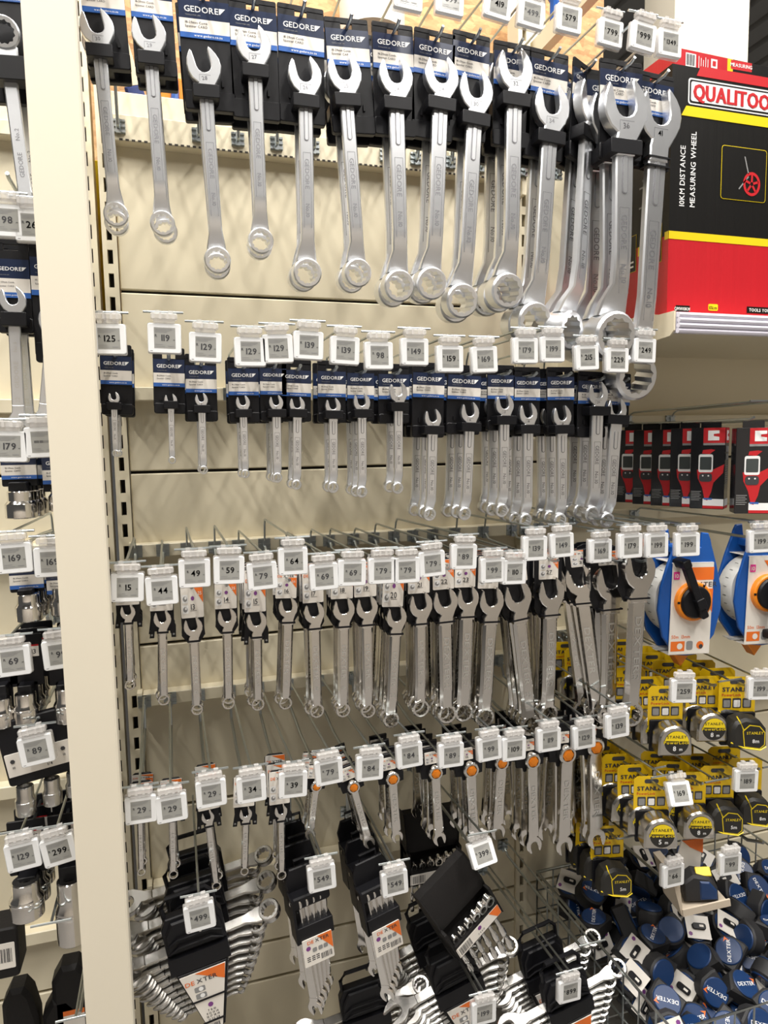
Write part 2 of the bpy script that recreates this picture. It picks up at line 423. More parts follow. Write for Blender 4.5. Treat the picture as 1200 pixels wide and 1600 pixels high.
def g_product(X, z_hole, Y, card_w, card_h, lab_h, jaw, ring, hw, sh, ro, size, label, group, yaw=0., clip=True):
    d = ring-jaw; th = math.atan2(-d.x, -d.z); L = math.hypot(d.x, d.z)
    t = thing('carded_spanner', label, 'spanner', (X, Y, z_hole), (0, th, yaw), group)
    ck = ('gc', round(card_w, 3), round(card_h, 3))
    if ck not in SPM: SPM[ck] = g_card(card_w, card_h).mesh('hang_card', ['black'])
    c = obj('hang_card', SPM[ck], t)
    lb = obj('printed_label', g_label_mesh(card_w*.985, lab_h), c); lb.location = (0, -.0008, -.0045)
    j = Vector((jaw.x-X, 0, jaw.z-z_hole)); cc, ss = math.cos(-th), math.sin(-th)
    jl = Vector((j.x*cc+j.z*ss, 0, -j.x*ss+j.z*cc))
    s = obj('spanner', spanner_mesh(L, hw, sh, ro, 'g', size), t); s.location = (jl.x, -.016, jl.z)
    if clip:
        m = MB(); b = sh*1.55+.004; m.rbox(-b, b, -.030, 0, -.011*(hw/.03)**.5, .011*(hw/.03)**.5, .002, .001)
        k = m.build('clip', ['black'], t); k.location = (jl.x, 0, max(jl.z-hw*1.45, -card_h+.03))
    else:
        m = MB()
        for dz in (0, -.017): m.rbox(-sh*1.25, sh*1.25, -.030, 0, dz-.0015, dz+.0015, .001)
        k = m.build('cable_tie', ['black'], t); k.location = (jl.x, 0, jl.z-hw*1.6)
    return t
def behind(t, n, dy, label, group, dx=0., jit=.012):
    for k in range(n):
        c = copy_tree(t); c.location = t.location+Vector((dx*(k+1)+random.uniform(-.002, .002), dy*(k+1), random.uniform(-.002, .002)))
        c.rotation_euler = (0, t.rotation_euler[1]+random.uniform(-jit, jit), t.rotation_euler[2]+random.uniform(-.05, .05)); tag(c, label % (['second', 'third', 'fourth', 'fifth', 'sixth'][k]+' from the front' if 'set' in label else ['second', 'third', 'fourth', 'fifth', 'sixth'][k]), None, group)
# ---- top row: (card centre x, card width px, blue stripe y, card bottom y, jaw px, jaw half width px, ring px, ring radius px, shank half px, size, copies behind, yaw)
YP, YTIP, YT = -.36, -.402, -.428
ROW1 = [(159,68,5,106,(152,44),27,(181,333),17,11,'30',1,0),(236,66,14,118,(233,54),27,(254,347),17,11,'29',1,0),
 (319,80,46,172,(319,105),27,(340,404),18,11,'28',1,0),(396,74,60,186,(397,72),27,(408,374),17,11,'27',1,0),(471,72,70,193,(477,120),26,(481,424),19,11,'26',1,0),
 (542,68,88,208,(539,117),26,(560,424),18,11,'25',1,0),(614,64,95,212,(619,122),26,(625,444),20,12,'24',1,0),(680,64,105,219,(690,122),26,(676,440),20,12,'24',1,0),
 (737,58,108,220,(744,145),26,(724,467),21,12,'30',1,0),(801,58,122,230,(805,112),27,(795,451),21,12,'32',2,0),(858,60,134,250,(862,170),27,(838,498),22,12,'34',1,0),
 (912,60,152,255,(916,164),28,(884,515),23,13,'32',1,.42),(970,66,150,250,(976,172),34,(966,520),27,14,'36',2,0),(1022,60,168,265,(1030,185),32,(1000,585),27,14,'41',0,0)]
TAGS1 = {6:(638,-7,'349',.05),7:(703,1,'399',.05),8:(778,8,'419',.12),9:(830,22,'499',.1),10:(889,30,'579',.06),11:(954,52,'799',.08),12:(1005,58,'999',.1),13:(1046,68,'1349',.02)}
for i, (cx, cw, by, bot, jw, hwp, rg, rrp, shp, size, nb, yaw) in enumerate(ROW1):
    o_ = ORD[i]; YP, YTIP, YT = (-.36, -.402, -.428) if i < 12 else ((-.425, -.467, -.495) if i == 12 else (-.41, -.452, -.48))
    top = at(cx, by, YP).z+.066; zb_ = at(cx, bot, YP).z; X = at(cx, by, YP).x
    w = abs(at(cx+cw/2, by, YP).x-at(cx-cw/2, by, YP).x)
    k = abs(at(jw[0]+1, jw[1], YP-.02).x-at(jw[0], jw[1], YP-.02).x); kr = abs(at(rg[0]+1, rg[1], YP-.02).x-at(rg[0], rg[1], YP-.02).x)
    if i == 11: w = .072
    J = at(*jw, YP-.02); G = at(*rg, YP-.01)
    t = g_product(X, top-.016, YP, w, top-zb_, .062, J, G, hwp*k, shp*k, rrp*kr*1.18, size, 'large satin spanner on black card, front, %s top-row hook from the wide post' % o_, 'front large spanners of the top row', yaw, clip=i != 13)
    behind(t, nb, .044, 'large satin spanner hanging %s on the {} top-row hook from the wide post'.format(o_), 'large spanners behind the front ones of the top row')
    tg = TAGS1.get(i)
    if tg:
        P = at(tg[0], tg[1], YT)
        price_tag(P, tg[2], 'clear-topped price tag reading R%s above the top row of large spanners' % tg[2], 'price tags of the top row', tg[3], tilt=.0)
        hook(X, BEAM[0], top-.019, YTIP, P.x, P.z+.0435, YT+.002, 'zinc display hook carrying the %s large spanner card from the wide post' % o_, 'hooks of the top row')
    else:
        hook(X, BEAM[0], top-.019, YTIP, X, top+.06, YT+.002, 'zinc display hook carrying the %s large spanner card from the wide post' % o_, 'hooks of the top row')
YP, YTIP, YT = -.36, -.402, -.428
# ---- second row: small carded spanners. (card cx, w, top y, bottom y, jaw, jaw half px, ring, ring r px, shank half px, tag x, tag y, price, copies)
ROW2 = [(180,50,540,650,(178,622),9,(181,708),6,5,170,530,'125',2),(263,50,545,648,(267,626),10,(269,719),6,5,257,529,'119',0),(313,49,555,660,(315,625),10,(318,734),7,6,321,543,'129',1),
 (379,48,560,662,(380,630),11,(383,740),7,6,391,550,'129',1),(426,42,560,660,(432,630),11,(433,746),8,7,434,545,'129',2),(463,46,563,660,(465,634),12,(463,757),8,7,482,540,'139',1),
 (518,44,565,662,(521,636),12,(520,761),9,7,539,548,'139',1),(563,42,568,660,(566,630),13,(565,768),9,7,592,556,'98',2),(615,48,570,663,(623,614),14,(621,762),9,7,648,550,'149',1),
 (670,50,568,685,(677,655),13,(671,803),10,8,703,561,'159',2),(726,52,572,680,(735,646),14,(726,802),10,8,757,562,'169',2),(783,42,572,674,(789,634),14,(784,797),10,8,821,548,'179',2),
 (823,42,575,683,(826,648),14,(821,812),10,8,863,546,'199',2),(876,42,575,683,(879,652),14,(875,812),10,8,917,559,'215',2),(926,44,582,685,(935,617),15,(925,802),11,9,964,563,'229',2),(964,44,584,668,(964,642),15,(949,812),11,9,1007,548,'249',2)]
for i, (cx, cw, ty, bot, jw, hwp, rg, rrp, shp, tx, tyy, price, nb) in enumerate(ROW2):
    o_ = ORD[i]; top = at(cx, ty, YP).z; zb_ = at(cx, bot, YP).z; X = at(cx, ty, YP).x
    w = abs(at(cx+cw/2, ty, YP).x-at(cx-cw/2, ty, YP).x)
    k = abs(at(jw[0]+1, jw[1], YP-.02).x-at(jw[0], jw[1], YP-.02).x)
    J = at(*jw, YP-.02); G = at(*rg, YP-.01)
    t = g_product(X, top-.014, YP, w, top-zb_, .048, J, G, hwp*k, shp*k, rrp*k, str(6+i), 'small satin spanner on black card, front, %s second-row hook from the wide post' % o_, 'front small spanners of the second row')
    if nb: behind(t, nb, .043, 'small satin spanner hanging %s on the {} second-row hook from the wide post'.format(o_), 'small spanners behind the front ones of the second row')
    P = at(tx, tyy, YT)
    price_tag(P, price, 'white price tag reading R%s, %s from the wide post in the second row' % (price, o_), 'price tags of the second row')
    hook(X, BEAM[1], top-.018, YTIP, P.x, P.z+.0435, YT+.002, 'zinc display hook of the R%s small spanner, %s from the wide post, second row' % (price, o_), 'hooks of the second row')
# ================================================================ third and fourth rows: chrome spanners on black hangers
def d_label(size, kind='c'):
    """printed card, origin bottom centre, .042 x .062"""
    m = MB(); a = .021; h = .062; y = -.0013
    m.rbox(-a, a, -.001, .0005, 0, h, .002, 0, 0)
    m.poly([(-.008, h-.0005), (.0205, h-.0005), (.0205, h-.012)], y, 1) if kind == 'c' else None
    m.poly([(.0205, h*.36), (.0205, h*.74), (.004, h*.74)], y, 1)
    m.text('DE', -.018, h*.80, .0052, y-.0004, 1, 'l', sx=1.1); m.text('XTER', -.0065, h*.80, .0052, y-.0004, 2, 'l', sx=1.1)
    m.poly(circ(.001, h*.48, .0034, 10), y-.0002, 3); m.text(size, .001, h*.27, .0085, y-.0002, 2)
    for z in (.40, .14):
        m.poly(rrect(-.0185, -.0075, h*z-.002, h*z+.011, .0015, 2), y, 5); m.poly(circ(-.013, h*z+.0045, .0042, 10), y-.0003, 4); m.poly(circ(-.012, h*z+.006, .0022, 8), y-.0005, 5)
    m.text('25', .0145, h*.60, .005, y-.0004, 0)
    m.quad(-.004, .008, h*.17, h*.18, y, 2)
    return m
DLM = {}
def d_label_mesh(size, kind='c'):
    if (size, kind) not in DLM: DLM[(size, kind)] = d_label(size, kind).mesh('printed_label', ['paper', 'orange', 'ink', 'purple', 'grey', 'white'], 0)
    return DLM[(size, kind)]
def d_product(X, z_hole, Y, jaw, ring, hw, sh, ro, size, label, group, yaw=0., prongs=False):
    d = ring-jaw; th = math.atan2(-d.x, -d.z); L = math.hypot(d.x, d.z)
    t = thing('hanging_spanner', label, 'spanner', (X, Y, z_hole), (0, th, yaw), group)
    j = Vector((jaw.x-X, 0, jaw.z-z_hole)); cc, ss = math.cos(-th), math.sin(-th)
    jx, jz = j.x*cc+j.z*ss, -j.x*ss+j.z*cc
    s = obj('spanner', spanner_mesh(L, hw, sh, ro, 'd', size), t); s.location = (jx, -.012, jz)
    m = MB(); a = max(hw*1.02, .02); zt = max(.014, jz+hw*1.2+.03)
    lo = jz-hw*(2.35 if prongs else 1.75)
    if prongs: P = [(jx-a*1.15, lo), (jx-a*.75, lo), (jx-a*.7, jz-hw*1.55), (jx+a*.7, jz-hw*1.55), (jx+a*.75, lo), (jx+a*1.15, lo), (jx+a*1.15, jz-hw*.9), (jx+a, jz-hw*.5)]
    else: P = [(jx-a*.62, lo), (jx+a*.62, lo), (jx+a*1.05, jz-hw*1.0), (jx+a, jz-hw*.3)]
    P += [(a*1.05, .0), (a*1.05, zt-.006), (a*.7, zt), (-a*.7, zt), (-a*1.05, zt-.006), (-a*1.05, 0), (jx-a, jz-hw*.4)]
    if not prongs: P += [(jx-a*1.05, jz-hw*1.0)]
    m.prism(P, -.003, .001, 0, .0006)
    b = sh*1.2+.001; m.rbox(jx-b, jx+b, -.0125-hw*.27, 0, jz-hw*1.5-.0018, jz-hw*1.5+.0018, .001)
    if prongs:
        for x in (-1, 1): m.prism(circ(jx+x*a*.95, lo+.006, .002, 8), -.0036, -.003, 1)
    h = m.build('plastic_hanger', ['black', 'grey'], t)
    lz = jz+hw*.95; hh = max(.03, .012-lz)
    lb = obj('printed_label', d_label_mesh(size), h); lb.location = (0, -.0042, lz); lb.scale = (max(.9, min(1.1, a/.021)), 1, hh/.062)
    return t
ZR3 = 1.300
# (jaw, half px, ring, ring r px, shank half px, size, tag x, tag y, price, copies, yaw, prongs)
ROW3 = [((200,957),12,(203,1070),9,6,'10',199,918,'15',2,0,1),((254,968),14,(256,1093),10,7,'12',253,923,'44',1,0,1),((302,980),15,(308,1108),10,8,'13',304,896,'49',1,0,0),((355,966),15,(357,1098),11,8,'14',358,891,'59',1,0,0),
 ((401,972),16,(403,1100),11,8,'15',410,900,'79',4,0,1),((450,950),15,(446,1098),11,9,'16',458,877,'64',2,0,0),((491,958),16,(495,1110),12,9,'17',506,901,'69',3,0,0),((537,953),17,(536,1109),12,9,'18',550,895,'69',2,0,0),
 ((573,950),17,(575,1110),12,9,'19',597,892,'79',3,0,0),((619,965),16,(611,1124),13,9,'20',635,891,'79',5,0,0),((657,946),18,(657,1106),14,9,'21',675,881,'79',3,0,0),((695,941),19,(698,1115),15,11,'22',725,870,'89',3,0,0),
 ((730,936),17,(724,1112),15,11,'23',770,891,'99',3,0,0),((767,940),19,(757,1120),15,11,'24',803,894,'110',4,0,0),((808,933),21,(828,1132),16,11,'25',836,857,'139',3,0,0),((860,927),20,(856,1115),15,11,'27',878,852,'149',3,0,0),
 ((912,908),20,(935,1115),16,11,'28',938,861,'169',2,-.55,0),((953,910),24,(950,1115),18,13,'30',985,853,'179',3,0,0),((997,892),24,(986,1115),18,13,'32',1026,852,'199',0,0,0)]
for i, (jw, hwp, rg, rrp, shp, size, tx, ty, price, nb, yaw, pr) in enumerate(ROW3):
    YP, YTIP, YT = (-.36, -.402, -.428) if i < 17 else ((-.40, -.45, -.50) if i == 17 else (-.44, -.475, -.50))
    o_ = ORD[i]; k = abs(at(jw[0]+1, jw[1], YP-.012).x-at(jw[0], jw[1], YP-.012).x)
    J = at(*jw, YP-.012); G = at(*rg, YP-.012); X = J.x
    t = d_product(X, ZR3, YP, J, G, hwp*k, shp*k, rrp*k, size, 'chrome spanner on black hanger, front, %s third-row hook from the wide post' % o_, 'front chrome spanners of the third row', yaw, pr)
    behind(t, nb, .024, 'chrome spanner hanging %s on the {} third-row hook from the wide post'.format(o_), 'chrome spanners behind the front ones of the third row', jit=.02)
    P = at(tx, ty, YT)
    price_tag(P, price, 'white price tag reading R%s, %s from the wide post in the third row' % (price, o_), 'price tags of the third row')
    hook(X, BEAM[2], ZR3-.003, YTIP, P.x, P.z+.0435, YT+.002, 'zinc display hook of the R%s chrome spanner, %s from the wide post, third row' % (price, o_), 'hooks of the third row')
YP, YTIP, YT = -.36, -.402, -.428
# ---- ratchet spanner with orange hexagon insert, ring up
def ratchet(L, hw, sh, ro):
    m = MB(); t = hw*.3; st = sh*.5
    add_ring(m, (0, 0, 0), ro, ro*.68, ro*.42, 0, points=False)
    m.prism(jaw_pts(hw, math.radians(13), sh, 1.6), -t, t, 0, hw*.06, M=T(0, 0, -L) @ Ry(math.pi))
    shank(m, [(-ro*.75, 0, ro*.62, st*1.1), (-ro*1.5, 0, sh*.95, st), (-L*.5, 0, sh*.9, st*.9), (-L+hw*1.7, 0, sh, st), (-L+hw*1.1, 0, sh*.95, st)])
    m.text('DEXTER', 0, -L*.5, sh*.75, -st-.0004, 1, rot=-math.pi/2, sx=1.5)
    return m
ZR4 = .905
ROW4A = [((219,1272),9,(221,1362),7,5,'6',220,1265,'29',2),((269,1270),9,(271,1366),8,6,'7',268,1263,'29',1),((325,1277),10,(338,1384),8,6,'8',330,1240,'29',2),((384,1272),10,(382,1361),7,6,'9',393,1233,'34',0),((439,1268),10,(440,1367),8,6,'10',458,1226,'39',2)]
ROW4B = [((494,1228),9,(485,1303),8,5,514,1206,'79',2),((552,1229),10,(576,1315),9,6,578,1200,'84',3),((613,1216),11,(620,1306),9,7,640,1180,'84',3),((680,1207),11,(686,1309),10,7,705,1180,'89',4),((735,1202),12,(740,1312),11,8,765,1170,'99',3),
 ((783,1191),11,(777,1298),11,8,803,1170,'109',2),((831,1188),12,(833,1318),12,8,858,1156,'119',4),((885,1178),13,(880,1319),13,9,913,1152,'129',3),((929,1166),13,(930,1308),14,10,965,1134,'139',3)]
for i, (jw, hwp, rg, rrp, shp, size, tx, ty, price, nb) in enumerate(ROW4A):
    o_ = ORD[i]; k = abs(at(jw[0]+1, jw[1], YP-.012).x-at(jw[0], jw[1], YP-.012).x); J = at(*jw, YP-.012); G = at(*rg, YP-.012)
    t = d_product(J.x, ZR4, YP, J, G, hwp*k, shp*k, rrp*k, size, 'short chrome spanner on pronged hanger, front, %s fourth-row hook from the wide post' % o_, 'front short spanners of the fourth row', 0, True)
    if nb: behind(t, nb, .035, 'short chrome spanner hanging %s on the {} fourth-row hook from the wide post'.format(o_), 'short spanners behind the front ones of the fourth row', jit=.04)
    P = at(tx, ty, YT)
    price_tag(P, price, 'white price tag reading R%s, %s from the wide post in the fourth row' % (price, o_), 'price tags of the fourth row')
    hook(J.x, BEAM[3], ZR4-.003, YTIP, P.x, P.z+.0435, YT+.002, 'zinc display hook of the R%s short spanner, %s from the wide post, fourth row' % (price, o_), 'hooks of the fourth row')
for i, (rg, rrp, jw, hwp, shp, tx, ty, price, nb) in enumerate(ROW4B):
    YT = -.428 if i < 8 else -.50
    o_ = ORD[i+5]; k = abs(at(rg[0]+1, rg[1], YP-.012).x-at(rg[0], rg[1], YP-.012).x); A = at(*rg, YP-.012); B = at(*jw, YP-.012)
    d = B-A; th = math.atan2(-d.x, -d.z); L = math.hypot(d.x, d.z); ro = rrp*k
    t = thing('ratchet_spanner', 'ratchet spanner with orange insert, front, %s fourth-row hook from the wide post' % o_, 'spanner', (A.x, YP, A.z), (0, th, 0), 'front ratchet spanners of the fourth row')
    s = ratchet(L, hwp*k, shp*k, ro).build('spanner', ['chrome', 'white_steel'], t); s.location = (0, -.012, 0)
    m = MB(); m.lathe([(ro*.66, -ro*.40), (ro*.66, ro*.38)], 6); q = MB().add([(x, z, y) for x, y, z in m.v], [f[::-1] for f in m.f])
    q.prism(circ(0, 0, ro*.40, 6), -ro*.46, -ro*.3, 0); q.build('orange_insert', ['orangep'], t).location = (0, -.012, 0)
    m = MB(); a = ro*1.75; m.prism([(-a, -ro*.9), (-ro*.9, -ro*1.0), (-ro*.8, -ro*1.5), (ro*.8, -ro*1.5), (ro*.9, -ro), (a, -ro*.9), (a*1.05, ro*.3), (ro*1.2, ro*1.1), (ro*1.3, ro*3.3), (-ro*1.3, ro*3.3), (-ro*1.2, ro*1.1), (-a*1.05, ro*.3)], -.004, .003, 0, .001)
    h = m.build('plastic_hanger', ['black'], t)
    lb = obj('printed_label', d_label_mesh(str(8+i), 'r'), h); lb.location = (-ro*.3, -.006, ro*1.1); lb.scale = (.7, 1, .42)
    behind(t, nb, .03, 'ratchet spanner hanging %s on the {} fourth-row hook from the wide post'.format(o_), 'ratchet spanners behind the front ones of the fourth row', jit=.05)
    P = at(tx, ty, YT)
    price_tag(P, price, 'white price tag reading R%s, %s from the wide post in the fourth row' % (price, o_), 'price tags of the fourth row')
    hook(A.x, BEAM[3], A.z+ro*3.2, YTIP, P.x, P.z+.0435, YT+.002, 'zinc display hook of the R%s ratchet spanner, %s from the wide post, fourth row' % (price, o_), 'hooks of the fourth row')
# ================================================================ bottom row: spanner sets
def plain_spanner(L, hw, sh, ro):
    m = MB(); t = hw*.26; st = sh*.4
    m.prism(jaw_pts(hw, math.radians(13), sh), -t, t, 0, hw*.06)
    shank(m, [(-1.1*hw, 0, sh*.95, st), (-1.75*hw, 0, sh, st), (-L+ro*2.2, 0, sh*.9, st), (-L+ro*1.2, ro*.15, ro*.7, st*1.1), (-L+ro*.8, ro*.2, ro*.72, st*1.1)])
    add_ring(m, (0, ro*.2, -L), ro, ro*.72, ro*.4, math.radians(-8)); return m
def set_label():
    m = MB(); y = -.001
    P = [(-.043, 0), (.043, 0), (.012, -.125), (-.012, -.125)]
    m.prism(P[::-1], y, .001, 0)
    f = lambda z: .043+(.031/.125)*z
    m.poly([(f(-.03), -.03), (f(0)-.001, 0), (-.015, -.0005)][::1], y-.0004, 1)
    m.text('DE', -.036, -.017, .0085, y-.0008, 1, 'l', sx=1.2); m.text('XTER', -.015, -.017, .0085, y-.0008, 2, 'l', sx=1.2)
    for z in (-.034, -.048): m.poly(rrect(-.022, -.002, z-.0055, z+.0055, .002, 2), y-.0003, 4); m.poly(circ(-.01, z, .0045, 10), y-.0006, 5)
    m.poly(circ(0, -.072, .005, 10), y-.0004, 3)
    for k, s in enumerate(('7 8 10', '11 12 13 14', '15 17 18 19', '21 22 24')): m.text(s, 0, -.083-k*.0065, .0042, y-.0004, 2)
    x = -.010
    while x < .009: m.quad(x, x+random.choice((.0005, .001)), -.121, -.112, y-.0004, 2); x += .0016
    for z in (-.057, -.106): m.box(-f(z)-.004, f(z)+.004, y-.002, y-.0005, z-.0015, z+.0015, 6)
    return m.mesh('printed_label', ['paper', 'orange', 'ink', 'purple', 'grey', 'white', 'black'], 0)
SETLAB = set_label()
def RL(k): return .285 if k == 0 else .245-.0145*k
RSP = [plain_spanner(RL(k), .0265-.0017*k, .0098-.0005*k, .0215 if k == 0 else .0185-.0011*k).mesh('spanner', ['chrome_d', 'engrave']) for k in range(10)]
def rack_set(p, roll, label, group=None, scale=1., yaw=0.):
    """p: top centre of the paper label"""
    t = thing('spanner_set', label, 'spanner set', p, (0, roll, yaw), group); t.scale = (scale,)*3
    m = MB(); m.prism([(-.016, -.135), (.016, -.135), (.052, .004), (.056, .02), (.056, .095), (.045, .115), (-.045, .115), (-.056, .095), (-.056, .02), (-.052, .004)], -.001, .02, 0, .002)
    m.box(-.056, .056, -.012, .004, .006, .040); m.prism([(-.054, .045), (.054, .045), (.050, .085), (.036, .108), (-.036, .108), (-.050, .085)], -.008, .004, 0, .003)
    for z in (.048, .064): m.tube([(-.05, -.008, z), (-.03, -.013, z+.012), (.03, -.013, z+.012), (.05, -.008, z)], .0022, 5)
    m.build('rack', ['black'], t)
    m = MB(); m.tube([(-.046, .01, .10), (-.048, .008, .135), (-.036, .006, .152), (.036, .006, .152), (.048, .008, .135), (.046, .01, .10)], .0045, 6); m.build('handle', ['black'], t)
    obj('printed_label', SETLAB, t).location = (0, -.014, 0); MB().prism([(-.013, -.128), (.013, -.128), (.046, .004), (-.046, .004)], -.0125, 0, 0, .001).build('label_plate', ['black'], t)
    for k in range(10):
        L = RL(k); z = .038-.0185*k+.00045*k*k
        s = obj('spanner', RSP[k], t); s.matrix_local = T(-L*.5, .012, z) @ Ry(-math.pi/2-.05) @ Rz(math.radians(63)); 
    return t
YS = -.37; YT = -.428
def at_rack(x, y, Y): return at(x, y, Y)
r = rack_set(at(316, 1508, YS-.01), -.17, 'spanner set in black tapered rack behind the R499 tag, front of its hook')
for k, o_ in ((1, 'second'), (2, 'third')):
    c = copy_tree(r); c.location = r.location+Vector((.004*k, .085*k, .008*k)); c.rotation_euler = (0, -.17+.02*k, 0); tag(c, 'spanner set in black tapered rack behind the R499 tag, %s on its hook' % o_)
P = at(312, 1433, YT-.015); price_tag(P, '499', 'white price tag reading R499 in front of the black spanner rack', 'price tags of the bottom row', -.08)
hook(P.x, BEAM[4], .66, -.42, P.x, P.z+.0435, YT-.013, 'zinc display hook carrying the R499 spanner racks', 'hooks of the bottom row')
r5 = rack_set(at(575, 1608, -.30), -.1, 'spanner set in black rack with loop handle, below the R549 ratchet set', scale=.95)
r6 = rack_set(at(722, 1560, -.34), -.26, 'tilted spanner set in black rack below the sloping black hooded set', scale=1.0)
c = copy_tree(r6); c.location = r6.location+Vector((-.012, .1, .03)); tag(c, 'spanner set in black rack hanging behind the tilted rack')
r7 = rack_set(at(893, 1590, -.42), -.20, 'spanner set with wide fan of jaws behind the R899 tag', scale=.98)
c = copy_tree(r7); c.location = r7.location+Vector((-.006, .09, .01)); tag(c, 'spanner set hanging second on the R899 hook')
for (tx, ty, pr, what) in ((890, 1548, '899', 'the fan-shaped spanner set'), (756, 1582, '199', 'the tilted black rack')):
    P = at(tx, ty, -.47); price_tag(P, pr, 'white price tag reading R%s in front of %s' % (pr, what), 'price tags of the bottom row', .02)
    hook(P.x, P.z+.01, P.z+.02, -.45, P.x, P.z+.0435, -.468, 'zinc display hook ending at the R%s tag beside the wire basket' % pr if pr == '899' else 'zinc display hook ending at the R%s tag below the tilted rack' % pr, 'hooks of the lowest row')
# ---- ratchet spanner sets standing edge-on in a black holder
def holder_label():
    m = MB(); y = -.001; m.rbox(-.031, .031, y, .001, -.058, 0, .002)
    m.poly([(.0, -.0005), (.0305, -.0005), (.0305, -.038), (.018, -.022)], y-.0003, 1)
    m.text('DE', -.021, -.008, .007, y-.0008, 1, 'l', sx=1.1); m.text('XTER', -.005, -.008, .007, y-.0008, 2, 'l', sx=1.1)
    m.poly(circ(-.02, -.02, .005, 8), y-.0003, 3)
    for x in (-.008, .004, .015): m.poly(rrect(x-.004, x+.005, -.031, -.022, .002, 2), y-.0005, 4)
    for x in (-.025, -.015, -.006):
        for k in range(3): m.quad(x, x+.007, -.040-k*.004, -.038-k*.004, y-.0003, 2)
    x = .004
    while x < .027: m.quad(x, x+random.choice((.0006, .0011)), -.052, -.040, y-.0003, 2); x += .0018
    return m.mesh('printed_label', ['paper', 'orange', 'ink', 'purple', 'grey'], 0)
HLAB = holder_label()
ERS = [ratchet(.235-.012*k, .0155-.0008*k, .0088-.0003*k, .0135-.0006*k).mesh('spanner', ['chrome', 'white_steel']) for k in range(5)]
def ratchet_set(p, roll, label, yaw=.15):
    t = thing('ratchet_spanner_set', label, 'spanner set', p, (0, roll, yaw), None)   # p: centre of the black band
    m = MB(); m.rbox(-.038, .038, -.020, .012, -.017, .017, .002, .001)
    m.rbox(-.040, .040, -.016, .014, .052, .078, .006, .003); m.prism([(-.036, .06), (.036, .06), (.040, .10), (.03, .125), (-.03, .125), (-.040, .10)], .008, .016, 0, .002)
    m.rbox(-.040, -.035, -.02, .014, -.017, .078, .001)
    m.build('holder', ['black'], t)
    m = MB(); m.tube([(-.018, .012, .12), (-.018, .012, .139), (.018, .012, .139), (.018, .012, .12)], .003, 6); m.build('hanging_loop', ['black'], t)
    lb = obj('printed_label', HLAB, t); lb.location = (0, -.0215, -.010)
    for k in range(5):
        s = obj('spanner', ERS[k], t); s.matrix_local = T(-.028+.014*k, -.006, .062) @ Ry(.03*(k-1.5)) @ Rz(math.radians(-40))
        q = MB(); q.prism(circ(0, 0, .0066, 6), -.006, .006, 0, .0008); q = q.build('orange_insert', ['orangep'], s)
    return t
for nm, px_, Yb, ro_, tg in (('left', (488, 1444), -.375, -.10, (503, 1372)), ('right', (594, 1430), -.375, -.16, (617, 1380))):
    side = 'beside the tapered rack' if nm == 'left' else 'beside the hooded set'
    t = ratchet_set(at(*px_, Yb), ro_, 'ratchet spanner set in black holder %s, front of its hook' % side)
    for k, o_ in ((1, 'second'), (2, 'third')):
        c = copy_tree(t); c.location = t.location+Vector((-.004*k, .06*k, .012*k)); c.rotation_euler = (0, ro_+.03*k, .15); tag(c, 'ratchet spanner set in black holder %s, %s on its hook' % (side, o_))
    P = at(*tg, YT-.015); price_tag(P, '549', 'white price tag reading R549 on the ratchet set %s' % side, 'price tags of the bottom row', -.05)
    hook(P.x, BEAM[4]+.12, P.z+.02, -.41, P.x, P.z+.0435, YT-.013, 'zinc display hook carrying the ratchet sets %s' % side, 'hooks of the bottom row')
# ---- black hooded spanner sets
FLM = MB(); FLM.lathe([(.0042, 0), (.0042, -.06), (.0062, -.066), (.0066, -.085), (.0045, -.088), (.0045, -.10), (.0072, -.105), (.0072, -.125)], 12)
FLM = FLM.mesh('spanner', ['chrome'])
SKM = MB(); add_ring(SKM, (0, 0, 0), .0095, .0062, .005, .3); SKM = SKM.mesh('spanner_ring', ['chrome'])
def hood_set(p, roll, label, yaw=0.):
    t = thing('hooded_spanner_set', label, 'spanner set', p, (0, roll, yaw))         # p: centre of the window
    def prof(P, x0, x1, m, c=.004):
        q = MB().prism([(-y, z) for y, z in P][::1], x0, x1, 0, c); m.add([(y, -x, z) for x, y, z in q.v], q.f, 0)
    m = MB()
    prof([(-.014, .024), (.025, .024), (.025, .110), (.004, .110), (-.018, .055)], -.066, .066, m)          # hood
    prof([(.005, -.075), (.025, -.075), (.025, .03), (.005, .03)], -.066, .066, m, .002)                      # back
    prof([(-.034, -.045), (.02, -.045), (.02, -.012), (-.034, -.012)], -.066, .066, m, .002)                  # label bar
    for x in (-.066, .060): prof([(-.034, -.045), (.02, -.045), (.02, .03), (-.034, .03)], x, x+.006, m, .001)
    m.build('case', ['blackf'], t)
    m = MB(); y = -.0345; m.rbox(-.062, .062, y, y+.002, -.043, -.018, .001); m.poly([(.035, -.0185), (.0615, -.0185), (.0615, -.042), (.05, -.042)], y-.0003, 1)
    x = -.056
    while x < -.025: m.quad(x, x+random.choice((.0006, .0012)), -.040, -.022, y-.0003, 2); x += .0019
    m.poly(circ(.004, -.025, .005, 8), y-.0003, 3); m.text('7 9 11 13', .004, -.036, .004, y-.0003, 2)
    m.build('printed_label', ['paper', 'orange', 'ink', 'purple'], t)
    for k in range(6):
        x = -.050+.020*k; s = obj('spanner', FLM, t); s.location = (x, -.008, -.03); s.scale = (.8+.08*k, .8+.08*k, .75+.07*k)
        q = obj('spanner_ring', SKM, s); q.location = (0, -.020, .034); q.scale = (1.05, 1.2, 1.6)
    return t
h = hood_set(at(724, 1425, -.40), -.5, 'black hooded spanner set hanging askew behind the R399 tag', yaw=.25)
h2 = hood_set(at(672, 1336, -.20), 0.0, 'upright black hooded spanner set further back on the R399 hook')
P = at(754, 1334, YT-.015); price_tag(P, '399', 'white price tag reading R399 above the sloping black hooded set', 'price tags of the bottom row', -.17, tilt=-.35)
